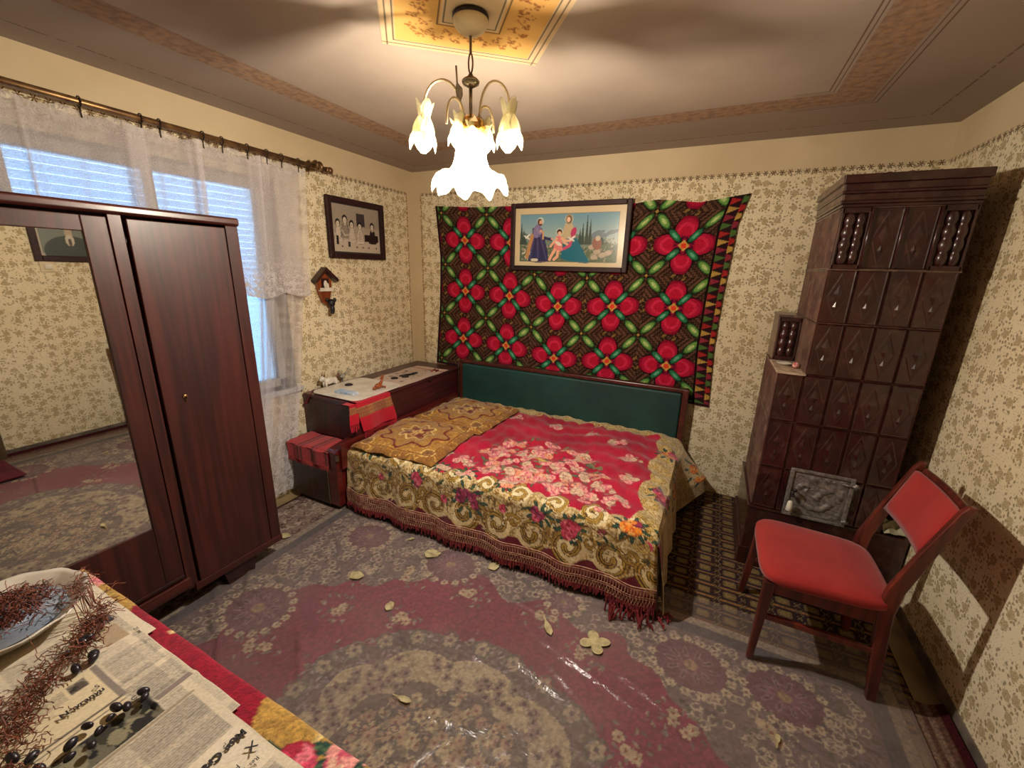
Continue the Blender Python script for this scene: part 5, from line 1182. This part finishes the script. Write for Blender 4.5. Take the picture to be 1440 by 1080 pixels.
# ------------------------------------------------------------------ table in the foreground
tb = T('table', 'table in the near left foreground covered with red and gold plush cloth', 'table', (1.70, -3.18, 0))
P('tabletop', MB().box(1.075, 2.30, -3.56, -2.792, .715, .738), m_mahog_y, tb, bevel=.004)
P('apron', MB().box(1.12, 2.26, -3.52, -2.86, .63, .715), m_mahog_d, tb)
for x in (1.13, 2.25):
    for y in (-3.50, -2.88): P('leg', leg4(MB(), [(x, y, .012, .017, .017), (x, y, .715, .027, .027)]), m_mahog_d, tb, bevel=.004)
tc = table_canvas(); X, Y = np.meshgrid(tc.x, tc.y); over = np.maximum(0, Y + 2.784)
Z = .742 - np.where(over > 0, np.minimum(over, 9) - .006, 0); Z = np.where(over > 0, .742 - over*.96, .742) + .0012*np.sin(X*40)*np.sin(Y*31)
YY = np.where(over > 0, -2.780 + .010*np.minimum(over/.03, 1) + .010*np.sin(X*21)*np.minimum(over/.1, 1), Y)
lf = np.maximum(0, 1.068 - X); Z = Z - lf*.9
setp(grid('tablecloth', X, YY, Z, tc.c, m_cloth), 'crimson and gold plush tablecloth with roses under the newspapers', 'tablecloth')
# newspapers
npv = Canvas(1.085, 2.33, -3.50, -2.795, .0026, 'd6cab2'); r = random.Random(12)
XX_, YY_ = np.meshgrid(npv.x, npv.y); npv.c *= (1 + .03*np.sin(XX_*9+YY_*13))[..., None]
def block(xa, xb, ya_, yb_, k=.42, gap=.014):
    m = (XX_ > xa) & (XX_ < xb) & (YY_ > ya_) & (YY_ < yb_); ln = ((XX_/.0056) % 1) < .55; g = RNG.rand(*XX_.shape) > .35
    npv.c[m] = npv.c[m]*(1-k*.35) + C_('6c6864')*k*.35; npv.c[m & ln & g] = npv.c[m & ln & g]*(1-k*.5) + C_('4c4844')*k*.5
def pic(xa, xb, ya_, yb_, cols, n_=120):
    npv.rect(xa, xb, ya_, yb_, cols[0])
    for _ in range(n_):
        s_ = r.uniform(.004, .02); x, y = r.uniform(xa+s_*.5, xb-s_*.5), r.uniform(ya_+s_*.5, yb_-s_*.5); npv.ell(x, y, min(s_, xb-x, x-xa), min(s_*.7, yb_-y, y-ya_), 0, cols[1+r.randrange(len(cols)-1)])
for xa in np.arange(1.10, 2.30, .115):
    for ya_ in np.arange(-3.49, -2.83, .165): block(xa, xa+.10, ya_, min(ya_+.15, -2.815), r.choice([.25, .4, .5]))
npv.rect(1.085, 2.33, -2.818, -2.795, 'dcd0b8')
npv.rect(1.20, 1.44, -2.90, -2.84, 'd6cab2'); pic(1.31, 1.36, -2.87, -2.825, ['6c6a70', '54545c', '8c8888', '3c3c44']); npv.rect(1.37, 1.44, -2.87, -2.83, 'b09c80')
block(1.485, 1.575, -2.895, -2.825, .45); block(1.59, 1.655, -2.90, -2.823, .55); npv.rect(1.652, 1.672, -2.882, -2.822, '8c8078')
npv.rect(1.475, 1.70, -3.06, -2.905, 'dacba8')                                  # boxed notice
for a_ in ((1.475, 1.60, -2.912, -2.900), (1.475, 1.60, -3.075, -3.063)): npv.rect(*a_, '8a8078')
npv.rect(1.596, 1.602, -3.075, -2.905, '6c6258'); npv.rect(1.608, 1.611, -3.075, -2.905, '6c6258'); pic(1.49, 1.515, -2.95, -2.925, ['7c7268', '9c9080', '5c544c'], 20); block(1.49, 1.52, -3.03, -2.955, .5)
pic(1.635, 1.70, -3.22, -2.885, ['4c4840', '2c2a28', '6c6858', '242224', '8c866c', '3c3a30'], 420)                        # dark picture strip
block(1.715, 1.835, -2.945, -2.845, .5); pic(1.775, 1.86, -3.08, -2.96, ['5c5852', '3c3a3a', '8c877c', 'a8a090', '4c4a48'], 160)
npv.rect(1.84, 1.945, -3.5, -2.835, 'dacfb8'); block(1.955, 2.05, -2.92, -2.845, .55); block(1.955, 2.05, -3.02, -2.93, .5)
npv.rect(1.705, 1.709, -3.5, -2.84, '9c8e78'); npv.grain(.10)
def sheet(label, xa, xb, yt, z, rot=0, group=None):
    i0, i1 = np.searchsorted(npv.x, xa), np.searchsorted(npv.x, xb)+1; j1 = np.searchsorted(npv.y, yt)+1
    X, Y = XX_[:j1, i0:i1], YY_[:j1, i0:i1]; q = np.minimum(1, np.minimum(X-xa, xb-X)/.02)
    Z = z + .0025*np.sin(X*17+1)*np.sin(Y*13+X*5) + .0015*np.sin(X*48) + .006*np.exp(-((X-1.672)/.012)**2)*(Y > -2.89)*(xa > 1.4)
    yy = Y + .012*(xa-X)*.4*0 + rot*(X-xa); 
    o = grid('newspaper', X, yy, np.maximum(Z, .745), npv.c[:j1, i0:i1], m_print); return setp(o, label, 'newspaper', 'newspapers spread over the foreground table')
n1 = sheet('open newspaper sheet under the enamel bowl at left end of table', 1.09, 1.476, -2.800, .747)
n2 = sheet('middle newspaper sheet with boxed notice and dark picture strip', 1.46, 1.81, -2.816, .750)
n3 = sheet('newspaper sheet with bold headline at right, nearest the camera', 1.70, 2.30, -2.832, .753, -.01)
m_ink = simple('ink', rgb(44, 40, 38), None, .8)
def text(txt, x, y, z, size, dx, dy, par, bold=0.0, name='headline'):
    cu = bpy.data.curves.new('txt', 'FONT'); cu.body = txt; cu.size = size; cu.offset = bold; cu.extrude = 0.0002; o = bpy.data.objects.new('txt', cu); COL.objects.link(o)
    bpy.context.view_layer.update(); dg = bpy.context.evaluated_depsgraph_get(); me = bpy.data.meshes.new_from_object(o.evaluated_get(dg)); bpy.data.objects.remove(o)
    a = math.atan2(dy, dx); q = bpy.data.objects.new(name, me); COL.objects.link(q); q.location = Vector((x, y, z)) - par.location; q.rotation_euler.z = a; q.parent = par; me.materials.clear(); me.materials.append(m_ink); return q
text('Moș Crăciun', 1.862, -2.843, .757, .0185, 0, -1, n3, .0009)
text('X', 1.896, -2.846, .757, .022, 0, -1, n3, .0003, 'cross_mark'); text('Res. pe', 1.925, -2.858, .757, .010, 0, -1, n3); text('PAR', 1.908, -2.880, .757, .013, 0, -1, n3)
text('Nevranyu', 1.560, -2.978, .7555, .0155, 0, 1, n2, .0005); text('C', 1.632, -2.905, .7555, .012, 0, 1, n2)
text('e', 1.512, -2.945, .7555, .016, 0, 1, n2, .0006); text('5', 1.545, -2.925, .7555, .015, 0, 1, n2)
text('21 mai', 1.435, -2.822, .751, .011, 1, 0, n1)
# enamel bowl
bl = T('enamel_bowl', 'white enamel bowl with blue tinted inside full of dried red stalks', 'bowl', (1.195, -2.955, .748))
BX, BY = 1.195, -2.955
def flut(i, th, r_, h_): return r_*(1+.02*math.cos(12*th)*(i > 3)), h_
P('bowl', MB().lathe([(.0, .7505), (.075, .7505), (.10, .760), (.118, .780), (.140, .793), (.146, .796), (.143, .799), (.134, .793), (.110, .778), (.094, .764), (.07, .757), (0, .757)], (BX, BY, 0), 60, wob=flut), m_white, bl, smooth=True)
P('blue_inside', MB().lathe([(0, .7585), (.068, .7585), (.092, .7655), (.106, .778)], (BX, BY, 0), 40), simple('blue_enamel', rgb(120, 132, 150), rgb(160, 168, 180), .3, sc=8), bl, smooth=True, label='blue grey enamel inside')
# dried stalks
m_stalk = simple('dry_stalk', rgb(134, 74, 52), rgb(86, 42, 32), .7, sc=60)
def stalks(name, n_, cen, label, cat, seed, zf, spread, step=.011, segs=6, rad=.0016):
    rd = random.Random(seed); mb = MB()
    for k in range(n_):
        x, y = cen(rd); z = zf(x, y) + rd.random()*.012; a = rd.random()*6.3; pts = []
        for j in range(segs):
            pts.append((x, y, z)); a += rd.uniform(-1.1, 1.1); x += step*math.cos(a); y += step*math.sin(a)*.8; z = max(zf(x, y), z + rd.uniform(-.006, .006))
        mb.tube(pts, [rad]*segs, 3, False)
    return setp(P(name, mb, m_stalk), label, cat, kind='stuff')
def inb(rd): t, q = rd.random()*6.28, .085*math.sqrt(rd.random()); return BX-.03+q*math.cos(t), BY+.01+q*math.sin(t)
stalks('bowl_stalks', 620, inb, 'heap of thin dried red brown stalks inside the enamel bowl', 'dried stalks', 1, lambda x, y: .762 + .035*math.exp(-((x-BX+.03)**2+(y-BY)**2)/.004) + .05*max(0, math.hypot(x-BX, y-BY)-.08), 0, .008, 7, .0009)
def arc(rd):
    q = rd.random(); px_ = np.interp(q, [0, .2, .4, .6, .8, 1], [1.22, 1.31, 1.375, 1.41, 1.45, 1.56]); py_ = np.interp(q, [0, .2, .4, .6, .8, 1], [-2.83, -2.835, -2.865, -2.915, -2.985, -3.05])
    return px_ + rd.gauss(0, .016), py_ + rd.gauss(0, .014)
stalks('table_stalks', 330, arc, 'trail of dried brown stalks curving over newspapers beside the bowl', 'dried stalks', 2, lambda x, y: .758 + (.046 if math.hypot(x-BX, y-BY) < .15 else 0), 0, .009, 6, .0009)
def arc2(rd): q = rd.random(); return 1.40+.26*q+rd.gauss(0, .02), -3.03+.02*math.sin(q*5)+rd.gauss(0, .018)
stalks('crumb_stalks', 200, arc2, 'loose brown stalk crumbs by the boxed newspaper notice', 'dried stalks', 3, lambda x, y: .758, 0, .007, 4, .0008)
m_grape = simple('black_grape', rgb(34, 28, 38), rgb(20, 18, 24), .35, sc=50)
pos = [(1.392, -2.876), (1.402, -2.892), (1.452, -2.898), (1.470, -2.902), (1.460, -2.922), (1.408, -2.92), (1.634, -2.893), (1.652, -2.897), (1.642, -2.915), (1.625, -2.925), (1.640, -2.945), (1.655, -2.960), (1.622, -2.958), (1.668, -2.975), (1.640, -2.985), (1.61, -3.02), (1.635, -3.03), (1.585, -3.035), (1.665, -3.0)]
g0 = P('grape', MB().ball((0, 0, 0), (.013, .010, .0085), 12, 8), m_grape, smooth=True, origin=(0, 0, 0))
for k, (x, y) in enumerate(pos):
    g = g0 if k == 0 else g0.copy()
    if k: COL.objects.link(g)
    g.location = (x+random.uniform(-.006, .006), y+random.uniform(-.006, .006), .7625); g.rotation_euler = (random.uniform(-.2, .2), random.uniform(-.2, .2), random.random()*6); q = random.uniform(.6, 1.0); g.scale = (q, q*random.uniform(.7, 1), q)
    lab_ = 'withered black grape beside the stalk trail, above the boxed notice' if k < 6 else 'withered black grape lying on the dark picture strip of newspaper'
    setp(g, lab_, 'grape', 'black grapes beside the stalk trail' if k < 6 else 'black grapes on the dark picture strip')
bpy.context.view_layer.update()
